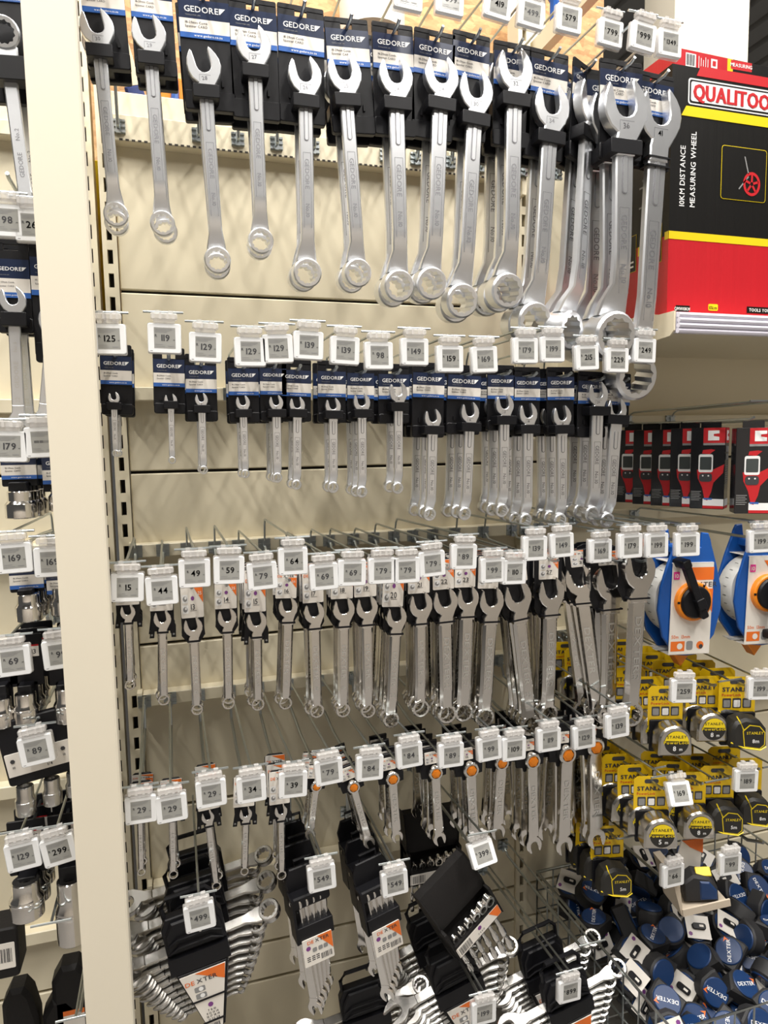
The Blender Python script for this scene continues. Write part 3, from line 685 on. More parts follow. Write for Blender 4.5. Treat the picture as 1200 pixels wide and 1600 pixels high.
hook(P.x-.01, .72, P.z+.0, -.41, P.x, P.z+.0435, YT-.013, 'zinc display hook carrying the black hooded sets', 'hooks of the bottom row')
# ================================================================ the socket bay beyond the wide post
YL = -.36
def lhook(X, z, Xt, zw, label, y_tag=-.428): return hook(X, z-.03, z, -.40, Xt, zw, y_tag, label, 'hooks of the socket bay')
def ltag(x, y, price, what, roll=None, tilt=0., blank=False, Y=-.43):
    P = at(x, y, Y); price_tag(P, price, ('white price tag reading R%s %s' % (price, what)) if not blank else 'white price tag showing only a barcode '+what, 'price tags of the socket bay', roll, tilt, blank=blank); return P
# ring spanners on cards at the top
def ring_spanner(L, ro, sh):
    m = MB(); st = sh*.5
    add_ring(m, (0, -ro*.15, 0), ro, ro*.72, ro*.42, math.radians(12)); add_ring(m, (0, ro*.1, -L), ro*.9, ro*.65, ro*.4, math.radians(-12))
    shank(m, [(-ro*.8, 0, ro*.7, st*1.3), (-ro*1.8, 0, ro*.66, st*1.2), (-ro*2.6, 0, sh, st), (-L+ro*2.4, 0, sh, st), (-L+ro*.8, 0, ro*.68, st*1.2)])
    m.text('No.2', 0, -L*.52, sh*.6, -st-.0003, 1, rot=math.pi/2); m.text('GEDORE', 0, -L*.68, sh*.65, -st-.0003, 1, rot=math.pi/2); m.text('26', 0, -L*.84, sh*.6, -st-.0003, 1, rot=math.pi/2)
    return m
A = at(3, 52, YL-.02); B = at(42, 352, YL-.02); L = (A-B).length; k = abs(at(101, 100, YL).x-at(100, 100, YL).x)
t = thing('ring_spanner', 'silver ring spanner on black card beyond the wide post, front one', 'spanner', (A.x, YL, A.z+.05), (0, math.atan2(A.x-B.x, A.z-B.z), 0))
s = ring_spanner(L, 25*k, 10.5*k).build('spanner', ['satin', 'engrave'], t); s.location = (0, -.016, -.05)
c = g_card(.095, .20).build('hang_card', ['black'], t); c.location = (.004, 0, .075)
lb = obj('printed_label', g_label_mesh(.093, .062), c); lb.location = (0, -.001, -.0045)
m = MB(); m.rbox(-.026, .026, -.032, 0, -.018, .018, .002, .001); m.build('clip', ['black'], t).location = (0, 0, -.105)
c = copy_tree(t); c.location += Vector((.006, .055, -.012)); c.rotation_euler[1] += -.01; tag(c, 'silver ring spanner on black card beyond the wide post, hanging behind the front one')
P = ltag(10, 345, '98', 'below the silver ring spanner'); lhook(P.x, 1.98, P.x, P.z+.0435, 'zinc display hook of the R98 tag beyond the wide post')
P = ltag(52, 353, '269', 'hugging the wide post above double-ended spanners'); lhook(P.x+.01, 1.975, P.x, P.z+.0435, 'zinc display hook of the R269 tag beyond the wide post')
lhook(A.x, A.z+.125, A.x, A.z+.2, 'zinc display hook of the silver ring spanners')
# open-ended spanners
def open_spanner(L, hw, sh):
    m = MB(); t = hw*.26; st = sh*.5
    m.prism(jaw_pts(hw, math.radians(13), sh), -t, t, 0, hw*.06); m.prism(jaw_pts(hw*1.05, math.radians(13), sh), -t, t, 0, hw*.06, M=T(0, 0, -L) @ Ry(math.pi))
    shank(m, [(-hw*1.1, 0, sh, st), (-hw*1.75, 0, sh, st), (-L+hw*1.7, 0, sh*1.05, st), (-L+hw*1.1, 0, sh, st)])
    m.text('GEDORE', 0, -L*.58, sh*.7, -st-.0004, 1, rot=math.pi/2, sx=1.2); m.text('No.6', 0, -L*.36, sh*.6, -st-.0004, 1, rot=math.pi/2); m.text('22', 0, -L*.78, sh*.7, -st-.0004, 1, rot=math.pi/2)
    return m
for jw, e, hwp, cx, cw, ty, bot, word in (((20,470),(30,668),21,15,56,372,520,'front of the R98 hook'), ((82,503),(68,668),22,74,60,370,566,'hugging the wide post')):
    J = at(*jw, YL-.02); E_ = at(*e, YL-.02); k = abs(at(jw[0]+1, jw[1], YL).x-at(*jw, YL).x)
    top = at(cx, ty, YL); bt = at(cx, bot, YL)
    g = thing('open_ended_spanner', 'silver double open-ended spanner on black card, %s' % word, 'spanner', (top.x, YL, top.z-.016))
    w = cw*k; cm_ = g_card(w, top.z-bt.z).build('hang_card', ['black'], g)
    lb = obj('printed_label', g_label_mesh(w*.985, .062), cm_); lb.location = (0, -.001, -.018)
    s = open_spanner(math.hypot(J.x-E_.x, J.z-E_.z), hwp*k, 9.5*k).build('spanner', ['satin', 'white_steel'], g)
    s.location = (J.x-top.x, -.016, J.z-top.z+.016); s.rotation_euler = (0, math.atan2(J.x-E_.x, J.z-E_.z), 0)
    b = .019; m = MB(); m.rbox(-b, b, -.030, 0, -.011, .011, .002, .001); m.build('clip', ['black'], g).location = (J.x-top.x+.001, 0, J.z-top.z+.016-hwp*k*1.5)
    c = copy_tree(g); c.location += Vector((.002, .035, 0)); c.rotation_euler[1] = -.02; tag(c, 'silver double open-ended spanner on black card, second after the one %s' % word)
# sockets
def socket(r, h, taper=.82, ring=False):
    m = MB(); q = r*taper
    m.lathe([(q*.45, -.004), (q*.45, 0), (q*.93, 0), (q, -.0015), (q, -h*.36), (r*.97, -h*.46), (r, -h*.49), (r, -h+.0015), (r*.94, -h), (r*.76, -h), (r*.72, -h+.006)], 24)
    if ring: m.lathe([(r*1.0, -h*.5), (r*1.03, -h*.51), (r*1.03, -h*.56), (r, -h*.57)], 24, 0, None, False)
    return m
SOCK = [  # (socket centre px, radius px, height px, card cx, cy top, bottom, width px, words, gedore card?)
 ((33,788),25,46,28,708,760,56,'under the R179 tag',1),((101,776),25,46,93,716,768,56,'under the barcode tag',1),
 ((45,948),21,46,40,880,925,54,'under the farther R169 tag',1),((100,938),21,46,98,888,922,54,'under the R169 tag at the post',1),
 ((41,1106),20,54,38,1000,1072,54,'under the R69 tag',0),((104,1100),20,58,98,1000,1070,50,'under the R99 tag',0),((3,1112),19,50,0,1010,1072,50,'beyond the R69 socket',0),
 ((42,1402),27,64,40,1290,1366,60,'under the R129 tag',0),((112,1420),25,108,104,1280,1350,60,'long one under the R299 tag',0)]
for (cx, cy), rp, hp, kx, ky0, ky1, kw, words, gd in SOCK:
    k = abs(at(cx+1, cy, YL).x-at(cx, cy, YL).x); C = at(cx, cy, YL-.025); top = at(kx, ky0, YL); bt = at(kx, ky1, YL); w = kw*k; h = hp*k
    t = thing('carded_socket', 'chrome drive socket on black card, %s' % words, 'socket', (top.x, YL, top.z), group='sockets on cards in the socket bay')
    m = MB(); m.rbox(-w/2, w/2, 0, .004, bt.z-top.z, .01, .003, .001); m.rbox(-rp*k*.55, rp*k*.55, -.025, .003, C.z-top.z+h/2-.004, bt.z-top.z+.008, .002, .001)
    m.rbox(-w*.3, w*.3, 0, .004, C.z-top.z-h*.1, bt.z-top.z+.006, .002); cd_ = m.build('hang_card', ['black'], t)
    if gd: lb = obj('printed_label', g_label_mesh(w*.985, .048), cd_); lb.location = (0, -.001, .004)
    else:
        m = MB(); m.quad(w*.1, w*.4, -.03, -.012, -.001, 0); m.quad(w*.1, w*.4, -.012, -.009, -.001, 1); m.text('13', w*.25, -.021, .008, -.0014, 2); m.build('printed_label', ['paper', 'red', 'ink'], cd_, 0)
    s = socket(rp*k, h, ring=not gd).build('socket', ['chrome'], t); s.location = (C.x-top.x, -.025, C.z-top.z+h/2)
    for kk in (1, 2) if cx > 20 else ():
        c = copy_tree(t); c.location += Vector((.002, .05*kk, -.002)); tag(c, 'chrome drive socket hanging %s on its hook, %s' % (ORD[kk], words))
for x, y, pr, what, roll in ((14,698,'179','above a chrome socket',.03),(22,872,'169','further from the wide post, socket bay',-.03),(81,878,'169','touching the wide post, socket bay',0),
   (20,1033,'69','on the socket bay',-.04),(94,1022,'99','touching the wide post, above a ribbed socket',-.06),(36,1337,'129','on the socket bay above a wide socket',-.1),(92,1329,'299','above the long chrome socket',-.16)):
    P = ltag(x, y, pr, what, roll); lhook(P.x, P.z+.01, P.x, P.z+.0435, 'zinc display hook of the R%s tag %s' % (pr, what))
P = ltag(67, 691, 'bar', 'beside the wide post', -.03, blank=True); lhook(P.x, P.z+.01, P.x, P.z+.0435, 'zinc display hook of the barcode tag beside the wide post')
# socket strip
P = ltag(57, 1172, '89', 'on the socket strip', -.12); lhook(P.x, P.z+.04, P.x, P.z+.0435, 'zinc display hook of the socket strip')
S = at(75, 1180, -.40); t = thing('socket_strip', 'black strip of small chrome sockets with white printed label', 'socket set', S, (0, -.16, 0))
m = MB(); m.rbox(-.07, .10, .004, .02, -.04, .075, .006, .002); m.build('holder', ['black'], t)
m = MB(); m.rbox(-.066, .095, .001, .004, -.022, .018, .001); m.quad(.045, .07, .004, .012, 0, 1)
for x in (-.055, -.02, .005, .025, .05): m.poly(circ(x, .005, .004, 6), 0, 2); m.text('10', x, -.006, .004, 0, 2)
m.text('1/4', .0, -.015, .005, 0, 2); m.build('printed_label', ['paper', 'red', 'ink'], t, 0)
for k, (x, r_, h_) in enumerate(((-.047, .0165, .050), (-.004, .0155, .046), (.032, .0145, .042), (.064, .0135, .040), (.092, .0125, .038))):
    s = socket(r_, h_, .85, True).build('socket', ['chrome_d'], t); s.location = (x, .002, -.042-.006*0); s.rotation_euler = (0, .16, 0)
# bare hook with T bar, and black boxes low in the bay
P = at(80, 1442, -.44); lhook(P.x, P.z-.03, P.x, P.z, 'bare zinc hook with empty tag bar below the R299 tag', -.44)
P = at(118, 1590, -.44); lhook(P.x, P.z-.03, P.x, P.z, 'bare zinc hook with clear clips at the foot of the wide post', -.44)
C = at(2, 1490, -.36); t = thing('socket_case', 'black boxed socket with barcode label low in the socket bay', 'box', C)
m = MB(); m.rbox(-.08, .028, 0, .06, -.05, .045, .008, .003); m.build('case', ['blackf'], t); m = MB(); m.rbox(-.06, .022, -.001, .002, -.03, .018, .002)
x = -.02
while x < .016: m.quad(x, x+random.choice((.0008, .0016)), -.018, .008, -.0014, 1); x += .0024
m.build('printed_label', ['paper', 'ink'], t)
for (cx, cy), w_, words in (((30, 1585), .05, 'beside the bare hook'), ((112, 1548), .06, 'against the wide post'), ((98, 1600), .06, 'under the clear clips')):
    C = at(cx, cy, -.27); t = thing('black_blow_case', 'black moulded case hanging low in the socket bay, %s' % words, 'case', C)
    m = MB(); m.prism([(-w_*.6, -.16), (w_*.6, -.16), (w_*.65, -.02), (w_*.45, .03), (w_*.2, .05), (-w_*.3, .05), (-w_*.6, .02)], 0, .05, 0, .008); m.build('case', ['blackf'], t)
    m = MB(); m.quad(-w_*.3, w_*.35, -.09, -.05, -.001, 0); m.quad(-w_*.3, w_*.35, -.05, -.04, -.001, 1); m.build('printed_label', ['paper', 'orange'], t, 0)
# ================================================================ the boxed goods bay
# ---- shelf
t = thing('shelf', 'cream steel shelf with clear price rail carrying the red and black boxes', 'shelf', (1.0, 0, 1.807))
MB().box(0, .92, -.435, 0, -.03, 0).build('shelf_board', ['cream'], t)
m = MB(); q = MB().prism([(0, -.005), (0, .012), (-.36, .012), (-.40, .004), (-.447, .004), (-.447, -.035), (-.435, -.045), (-.3, -.055), (0, -.09)][::-1], 0, .004); m.add([(y-.002, x, z) for x, y, z in q.v], q.f); m.build('side_bracket', ['cream'], t)
K['rail'] = mat('lilac_clear_rail', (.72, .70, .80), .18, noise=.06, nscale=3, stretch=(1, 1, 60))
m = MB()
for k in range(4): m.tube([(.005, -.450-.003*math.sin(k*.9), -.036+k*.0105), (.92, -.450-.003*math.sin(k*.9), -.036+k*.0105)], .0056, 8)
m.box(.004, .92, -.447, -.435, -.04, .002); m.build('price_rail', ['rail'], t)
# ---- red and black boxes
K['cred'] = mat('red_cardboard', (.50, .010, .018), .42, noise=.05, nscale=20, bump=.25, stretch=(4, 4, .15))
K['cblk'] = mat('black_cardboard', (.007, .0065, .006), .42, spec=.3, noise=.1, nscale=20, bump=.25, stretch=(4, 4, .15))
def wheel_box(X0, X1, Y0, Y1, Z0, H, label, front=True):
    t = thing('measuring_wheel_box', label, 'box', (X0, Y0, Z0)); w = X1-X0; d = Y1-Y0; zy = H*.33
    m = MB(); m.box(0, w, 0, d, 0, zy, 0); m.box(0, w, 0, d, zy, H, 1); m.build('carton', ['cred', 'cblk'], t, 0)
    m = MB(); y = -.0006
    m.quad(0, w, zy-.008, zy+.008, y, 1)
    # side print on the left face
    S = Matrix(((0, 1, 0, -.0006), (-1, 0, 0, d), (0, 0, 1, 0), (0, 0, 0, 1)))     # x runs from the front edge backwards
    S = Matrix(((0, 1, 0, 0), (1, 0, 0, 0), (0, 0, 1, 0), (0, 0, 0, 1)))
    m.quad(.0, .012, zy-.008, zy+.008, y, 1, S); m.quad(d*.5-.006, d*.5+.004, zy-.02, zy, y, 1, S)
    for x0, x1 in ((.02, d*.46), (d*.55, d-.02)):
        m.poly([(x0, zy-.05), (x1, zy-.05), (x1, zy+.03), (x0, zy+.03)], y-.0003, 1, S); m.poly([(x0+.001, zy-.049), (x1-.001, zy-.049), (x1-.001, zy+.029), (x0+.001, zy+.029)], y-.0006, 3, S)
        for k in range(2): m.quad(x0+.008, x0+.04, zy-.04+k*.01, zy-.036+k*.01, y-.001, 2, S)
    for k in range(8): m.quad(d*.25, d*.25+.05-.01*(k % 3), zy+.08+k*.014, zy+.084+k*.014, y-.0004, 4, S); m.quad(d*.7, d*.7+.04, zy+.09+k*.014, zy+.094+k*.014, y-.0004, 4, S)
    if front:
        ox, oz = X0, Z0
        def F(px_, py_):
            P = at(px_, py_, Y0-.0006); return P.x-ox, P.z-oz
        def rect(a, b, m_, yy, inset=0.): m.poly([(a[0]+inset, b[1]+inset), (b[0]-inset, b[1]+inset), (b[0]-inset, a[1]-inset), (a[0]+inset, a[1]-inset)], yy, m_)
        u = F(1076, 121); v = F(1074, 162); W_ = .30
        lz0, lz1 = v[1], u[1]; lx0 = u[0]
        m.poly(rrect(lx0, lx0+W_, lz0, lz1, .006, 3), y, 2); m.poly(rrect(lx0+.003, lx0+W_-.003, lz0+.003, lz1-.003, .005, 3), y-.0004, 3); m.poly(rrect(lx0+.0065, lx0+W_-.0065, lz0+.0065, lz1-.0065, .004, 3), y-.0008, 2)
        m.text('QUALITOOLS', lx0+.013, (lz0+lz1)/2, (lz1-lz0)*.58, y-.0012, 0, 'l', sx=.84, bold=.0016)
        m.poly([(lx0+.02, lz1+.006), (lx0+W_, lz1+.006), (lx0+W_, lz1+.026), (lx0+.03, lz1+.026)], y, 0)
        m.poly([(lx0-.016, lz0-.024), (lx0+W_+.02, lz0-.024), (lx0+W_+.01, lz0-.004), (lx0-.004, lz0-.004)], y-.0002, 1)
        a = F(1142, 98); m.quad(a[0]-.0, a[0]+.055, a[1]-.012, a[1]+.006, y-.0002, 0); m.text('MEASURING', a[0]+.027, a[1]-.003, .007, y-.0006, 2)
        a = F(1065, 322); b = F(1082, 322); m.text('10KM DISTANCE', a[0], a[1], .0125, y, 2, 'l', rot=math.pi/2, sx=.9); m.text('MEASURING WHEEL', b[0]-.001, a[1], .0125, y, 2, 'l', rot=math.pi/2, sx=.9)
        a = F(1128, 226); b = F(1200, 318); x1 = a[0]+.12
        P = rrect(a[0], x1, b[1], a[1], .006, 2); m.poly(P, y-.0002, 1); m.poly(rrect(a[0]+.0012, x1-.0012, b[1]+.0012, a[1]-.0012, .005, 2), y-.0005, 3)
        c = F(1174, 288)
        for k in range(20):
            t0, t1 = 2*math.pi*k/20, 2*math.pi*(k+1)/20; m.poly([(c[0]+.023*math.cos(t0), c[1]+.025*math.sin(t0)), (c[0]+.023*math.cos(t1), c[1]+.025*math.sin(t1)), (c[0]+.017*math.cos(t1), c[1]+.019*math.sin(t1)), (c[0]+.017*math.cos(t0), c[1]+.019*math.sin(t0))], y-.001, 0)
        for k in range(5):
            t0 = 2*math.pi*k/5+.3; dx, dz = math.cos(t0), math.sin(t0); m.poly([(c[0]-dz*.0025+dx*.004, c[1]+dx*.0025+dz*.004), (c[0]+dz*.0025+dx*.004, c[1]-dx*.0025+dz*.004), (c[0]+dz*.0025+dx*.019, c[1]-dx*.0025+dz*.019), (c[0]-dz*.0025+dx*.019, c[1]+dx*.0025+dz*.019)], y-.001, 0)
        m.poly([(c[0]-.022, c[1]+.055), (c[0]-.019, c[1]+.055), (c[0]-.008, c[1]+.02), (c[0]-.011, c[1]+.02)], y-.001, 4); m.poly([(c[0]-.035, c[1]-.012), (c[0]-.033, c[1]-.014), (c[0]-.008, c[1]+.014), (c[0]-.010, c[1]+.016)], y-.001, 4)
        a = F(1056, 482); m.poly([(a[0]-.004, a[1]-.006), (a[0]+.033, a[1]-.006), (a[0]+.036, a[1]+.007), (a[0], a[1]+.007)], y, 3); m.text('QMW10KM', a[0]+.016, a[1], .0065, y-.0004, 2, sx=.85)
        a = F(1114, 481); m.rbox(a[0]-.012, a[0]+.013, y, 0, a[1]-.006, a[1]+.008, .003, 0, 1); m.text('10km', a[0], a[1], .007, y-.0004, 3)
        a = F(1168, 484); m.quad(a[0]-.002, a[0]+.07, a[1]-.007, a[1]+.007, y, 3); m.text('TOOLS YOU', a[0]+.004, a[1], .0065, y-.0004, 2, 'l')
    m.build('print', ['red', 'yellow', 'white', 'cblk', 'grey'], t, 0)
wheel_box(1.014, 1.39, -.405, -.215, 1.808, .505, 'red and black measuring wheel box standing at the front of the shelf')
wheel_box(1.014, 1.39, -.205, -.02, 1.808, .485, 'red and black measuring wheel box standing behind the front one', False)
t = thing('flat_box', 'red and black box with barcode lying on top of the upright boxes', 'box', (1.035, -.385, 2.316), (0, 0, .04))
m = MB(); m.box(0, .14, 0, .33, 0, .042, 0); m.box(.14, .155, 0, .33, 0, .042, 1); m.box(.155, .40, 0, .33, 0, .042, 2); m.build('carton', ['cred', 'yellow', 'cblk'], t, 0)
m = MB(); m.quad(.028, .055, .006, .036, -.0006, 0); x = .030
while x < .052: m.quad(x, x+random.choice((.0006, .0013)), .012, .034, -.001, 1); x += .002
for k in range(5): m.quad(.062+.006*k, .0635+.006*k, .008, .034-.003*(k % 3), -.0006, 0)
m.quad(.095, .112, .016, .034, -.0006, 0); m.quad(.099, .108, .020, .030, -.001, 2); m.build('print', ['white', 'ink', 'red'], t, 0)
# ---- boxed wall detectors
K['gloss'] = mat('glossy_black_carton', (.012, .012, .014), .18)
K['lcd'] = mat('dark_screen_print', (.05, .06, .06), .3)
def detector(p, yaw, label, sc=1.):
    t = thing('detector_box', label, 'box', p, (0, .0, yaw), 'boxed wall detectors on one hook'); t.scale = (sc,)*3      # p: top front centre
    m = MB(); m.rbox(-.037, .037, 0, .045, -.19, 0, .002, .001); m.rbox(-.02, .024, .02, .024, -.002, .016, .003); m.build('carton', ['gloss'], t)
    m = MB(); y = -.0006
    m.quad(-.010, .0365, -.036, -.001, y, 0); m.poly([(.0, -.030), (.024, -.030), (.024, -.022), (.012, -.020), (.012, -.015), (.024, -.014), (.024, -.007), (.0, -.007)], y-.0004, 1)
    m.quad(-.010, .0365, -.041, -.036, y, 3)
    m.poly([(.004, -.062), (-.012, -.060), (-.010, -.052), (.008, -.050), (.016, -.052)], y-.0002, 0)
    m.poly([(-.022, -.098), (-.012, -.098), (.012, -.098), (.036, -.085), (.034, -.105), (.014, -.128), (.010, -.150), (.002, -.170), (-.004, -.168), (-.010, -.140), (-.020, -.118)], y-.0002, 0)
    m.poly(rrect(-.019, .012, -.104, -.062, .004, 2), y-.0005, 1); m.poly(rrect(-.016, .009, -.098, -.068, .002, 2), y-.0008, 2); m.poly(rrect(-.017, .011, -.126, -.106, .006, 2), y-.0008, 4)
    for x in (-.009, .003): m.poly(circ(x, -.112, .002, 6), y-.001, 1)
    for k in range(6): m.quad(-.034, -.034+.022-.003*(k % 2), -.15-k*.004, -.1485-k*.004, y-.0003, 5)
    m.quad(-.008, .0365, -.182, -.166, y, 1); m.quad(-.008, .0365, -.1885, -.182, y, 0); m.quad(-.006, .012, -.168, -.164, y-.0003, 6)
    # right face
    S = T(.037, 0, 0) @ Rz(math.pi/2)
    m.quad(0.001, .044, -.036, -.001, y, 0, S); m.poly([(.010, -.030), (.034, -.030), (.034, -.022), (.022, -.020), (.022, -.015), (.034, -.014), (.034, -.007), (.010, -.007)], y-.0004, 1, S)
    for a in (.006, .024):
        for b in (-.075, -.057): m.quad(a, a+.014, b, b+.014, y, 5, S)
    for k in range(9): m.quad(.006, .036-.004*(k % 3), -.09-k*.005, -.0885-k*.005, y, 5, S)
    m.quad(.001, .044, -.182, -.166, y, 1, S); m.quad(.001, .044, -.1885, -.182, y, 0, S)
    m.build('print', ['red', 'white', 'lcd', 'grey', 'ink', 'grey', 'blue'], t, 0); return t
for k, (x, y, Y, yw) in enumerate(((984, 672, -.11, -.95), (1013, 672, -.165, -.95), (1043, 671, -.22, -.92), (1074, 669, -.28, -.9), (1107, 668, -.335, -.92), (1180, 668, -.44, -.55))):
    detector(at(x, y, Y), yw, 'boxed red wall detector, %s from the back of its hook' % ORD[k] if k < 5 else 'boxed red wall detector, front one turned towards the aisle')
P = at(1130, 662, -.35); hook(1.19, 1.60, 1.588, -.47, 1.19, 1.625, -.49, 'thin zinc hook carrying the boxed wall detectors', 'hooks of the boxed goods bay')
hook(1.33, 1.60, 1.588, -.40, 1.33, 1.63, -.43, 'thin zinc hook beside the boxed wall detectors', 'hooks of the boxed goods bay')
# ---- blue tape reels
K['bluep'] = mat('blue_plastic', (.008, .085, .36), .35)
K['tape'] = mat('white_tape_roll', (.62, .62, .60), .45, noise=.1, nscale=30)
def reel(p, label, crank):
    t = thing('tape_reel', label, 'tape reel', p, (0, .03, -.10), 'blue tape reels on hooks')    # p: hub centre of the front plate
    PL = [(0, -.125), (.03, -.122), (.064, -.08), (.078, -.02), (.074, .03), (.060, .08), (.046, .12), (.042, .135), (.036, .148), (.02, .15), (.018, .118), (-.014, .118), (-.02, .15), (-.036, .148), (-.042, .135), (-.046, .12), (-.060, .08), (-.074, .03), (-.078, -.02), (-.064, -.08), (-.03, -.122)]
    m = MB(); m.prism(PL, 0, .008, 0, .002); m.prism(PL, .062, .070, 0, .002); m.rbox(-.03, .03, .008, .062, .10, .116, .004); m.build('frame', ['bluep'], t)
    m = MB(); m.lathe([(.03, .012), (.080, .012), (.084, .02), (.084, .05), (.080, .058), (.03, .058)], 36); m = MB().add([(x, z, y) for x, y, z in m.v], [f[::-1] for f in m.f])
    for k in range(26): 
        a = 2*math.pi*k/26; m.box(-.0005, .0005, .024, .034, .0841, .0846, 1, Ry(a))
    m.box(-.064, -.02, .022, .036, -.116, -.1145); m.build('tape_roll', ['tape', 'ink'], t)
    m = MB(); m.prism([(0, -.155), (.022, -.125), (-.022, -.125)], .02, .05, 0, .002); m.build('tape_end', ['orangep'], t)
    m = MB(); w = .050; y0 = -.004
    m.rbox(-w, w, y0, y0+.0015, -.120, .084, .002); m.box(-w, w, y0, .07, .083, .0845); m.box(-w, w, y0, .07, -.120, -.1185)
    y = y0-.0004
    m.poly([(-.012, .074), (.051, .074), (.051, .046), (.010, .046)], y, 1); m.poly([(.025, .026), (.051, .026), (.051, -.028)], y, 1)
    m.text('DE', -.012, .036, .0105, y-.0003, 1, 'l', sx=1.25); m.text('XTER', .010, .036, .0105, y-.0003, 2, 'l', sx=1.25)
    m.rbox(-.047, -.033, y-.0003, y, .048, .065, .001, 0, 3); m.text('10', -.040, .056, .009, y-.0008, 0)
    m.text('50m x 13mm', -.045, -.080, .0075, y, 1, 'l', sx=.9); m.quad(-.046, -.012, -.112, -.090, y, 1); m.text('J', -.040, -.101, .011, y-.0004, 0); m.poly(circ(-.024, -.101, .007, 12), y-.0004, 0)
    m.poly(rrect(-.008, .008, -.110, -.090, .004, 2), y, 4); m.poly(circ(.026, -.100, .009, 12), y, 1); m.poly(circ(.028, -.103, .005, 10), y-.0004, 2)
    m.build('card_sleeve', ['paper', 'orange', 'ink', 'pink', 'grey'], t, 0)
    m = MB(); q = MB(); q.lathe([(.043, 0), (.043, .010), (.040, .013), (.02, .013)], 28); m.add([(x, y0-z, y_) for x, y_, z in q.v], q.f); m.build('hub_ring', ['orangep'], t)
    m = MB(); q = MB(); q.lathe([(.036, .008), (.036, .016), (.033, .020), (.002, .021)], 24); m.add([(x, y0-z, y_) for x, y_, z in q.v], q.f)
    for k in range(3):
        a = 2*math.pi*k/3+.5; m.box(-.0025, .0025, y0-.0135, y0-.01, .037, .042, 0, Ry(a))
    m.build('hub_cap', ['black'], t)
    m = MB(); A = Ry(crank); m.rbox(-.0085, .0085, y0-.034, y0-.018, -.035, .098, .004, .002, M=A); m.rbox(-.010, .010, y0-.038, y0-.01, -.012, .012, .003, .001, M=A)
    m.rbox(-.0095, .0095, y0-.036, y0+.010, .085, .104, .004, .002, M=A); m.build('crank_handle', ['black'], t)
R1 = at(1079, 938, -.43); R2 = at(1196, 925, -.43)
reel(R1, 'blue tape reel in white card, crank pointing up, beside large chrome spanners', -.42)
reel(R2, 'blue tape reel in white card, crank pointing down, further along the bay', math.pi-.05)
for x, y, pr, wh, R in ((1074, 851, '199', 'above the blue reel beside the chrome spanners', R1), (1188, 846, '199', 'above the blue reel further along the bay', R2)):
    P = at(x, y, -.47); price_tag(P, pr, 'white price tag reading R%s %s' % (pr, wh), 'price tags of the boxed goods bay', -.02, yaw=-.2)
    hook(P.x, 1.34, P.z+.005, -.455, P.x, P.z+.0435, -.468, 'zinc display hook %s' % wh, 'hooks of the boxed goods bay')
# ---- yellow carded tape measures
K['ycard'] = mat('yellow_card', (.72, .47, .006), .35)
K['blis'] = mat('silver_tape_case', (.62, .60, .56), .22, 1, noise=.08, nscale=40)
K['ydark'] = mat('black_tape_case', (.018, .017, .015), .45)
def y_card():
    m = MB(); w = .040
    m.prism([(-w, -.075), (w, -.075), (w, .010), (w-.008, .018), (-w+.008, .018), (-w, .010)], 0, .0018, 0)
    y = -.0006; m.poly(rrect(-.016, .016, .002, .012, .004, 2), y, 1)
    m.text('STANLEY', 0, -.010, .0095, y, 1, sx=1.05, bold=.0005); m.text('PowerLock', -.012, -.0225, .006, y, 2, sx=.95)
    for k, x in enumerate((-.022, 0, .022)): m.poly(rrect(x-.0095, x+.0095, -.052, -.030, .002, 2), y, 1); m.poly(rrect(x-.007, x+.007, -.050, -.034, .002, 2), y-.0004, (4, 3, 4)[k])
    m.text('2X', 0, -.041, .008, y-.001, 3)
    return m.mesh('card', ['ycard', 'ink', 'red', 'white', 'grey'], 0)
def tape_body(kind, size):
    m = MB()
    if kind == 's':
        P = [(-.036, -.034), (.036, -.034), (.038, -.028), (.036, .01)]+[(.036*math.cos(a), .004+.032*math.sin(a)) for a in [math.pi*k/10 for k in range(1, 10)]]+[(-.036, .01), (-.038, -.028)]
        m.prism(P, -.048, -.004, 0, .004)
        y = -.0486; m.poly(circ(.002, -.002, .027, 28), y, 1)
        m.poly([(.002+.027*math.cos(a), -.002+.027*math.sin(a)) for a in [math.pi*k/16+.12 for k in range(15)]+[]]+[(-.025, 0.003)], y-.0004, 2)
        m.text('STANLEY', .002, .012, .0062, y-.0008, 1, sx=1.1); m.text('PowerLock', .002, -.001, .0068, y-.0008, 2, sx=1.15); m.text(size, -.003, -.015, .0105, y-.0008, 3); m.text('m', .011, -.0165, .007, y-.0008, 3)
    else:
        P = [(-.038, -.030), (.030, -.036), (.038, -.026), (.036, .012), (.022, .030), (-.010, .036), (-.030, .028), (-.038, .012)]
        m.prism(P, -.048, -.004, 1, .006)
        y = -.0486; Q = [(-.012, -.026), (.022, -.031), (.032, -.022), (.032, .006), (.020, .020), (-.002, .023), (-.016, .010)]
        m.poly(Q, y, 2); c = (.009, -.004); m.poly([(c[0]+(a-c[0])*.92, c[1]+(b-c[1])*.92) for a, b in Q], y-.0004, 1)
        m.text('STANLEY', .010, .005, .0058, y-.0008, 2, sx=.95); m.text(size+'m', .012, -.013, .008, y-.0008, 3)
        m.tube([(-.014, -.048, .012), (-.022, -.047, .030), (-.02, -.03, .034)], .0014, 4, 2); m.tube([(-.038, -.044, -.018), (-.012, -.0485, -.028), (.022, -.049, -.033), (.036, -.046, -.027)], .0017, 4, 2)
    return m.mesh('tape_case', ['blis', 'ydark', 'yellow', 'white'])
YC = y_card(); TB = {(k, s): tape_body(k, s) for k in 'sb' for s in ('5', '8')}
BLM = MB(); BLM.rbox(-.037, .039, -.006, -.0002, -.135, -.060, .004, .001); BLM = BLM.mesh('backing_tray', ['black'])
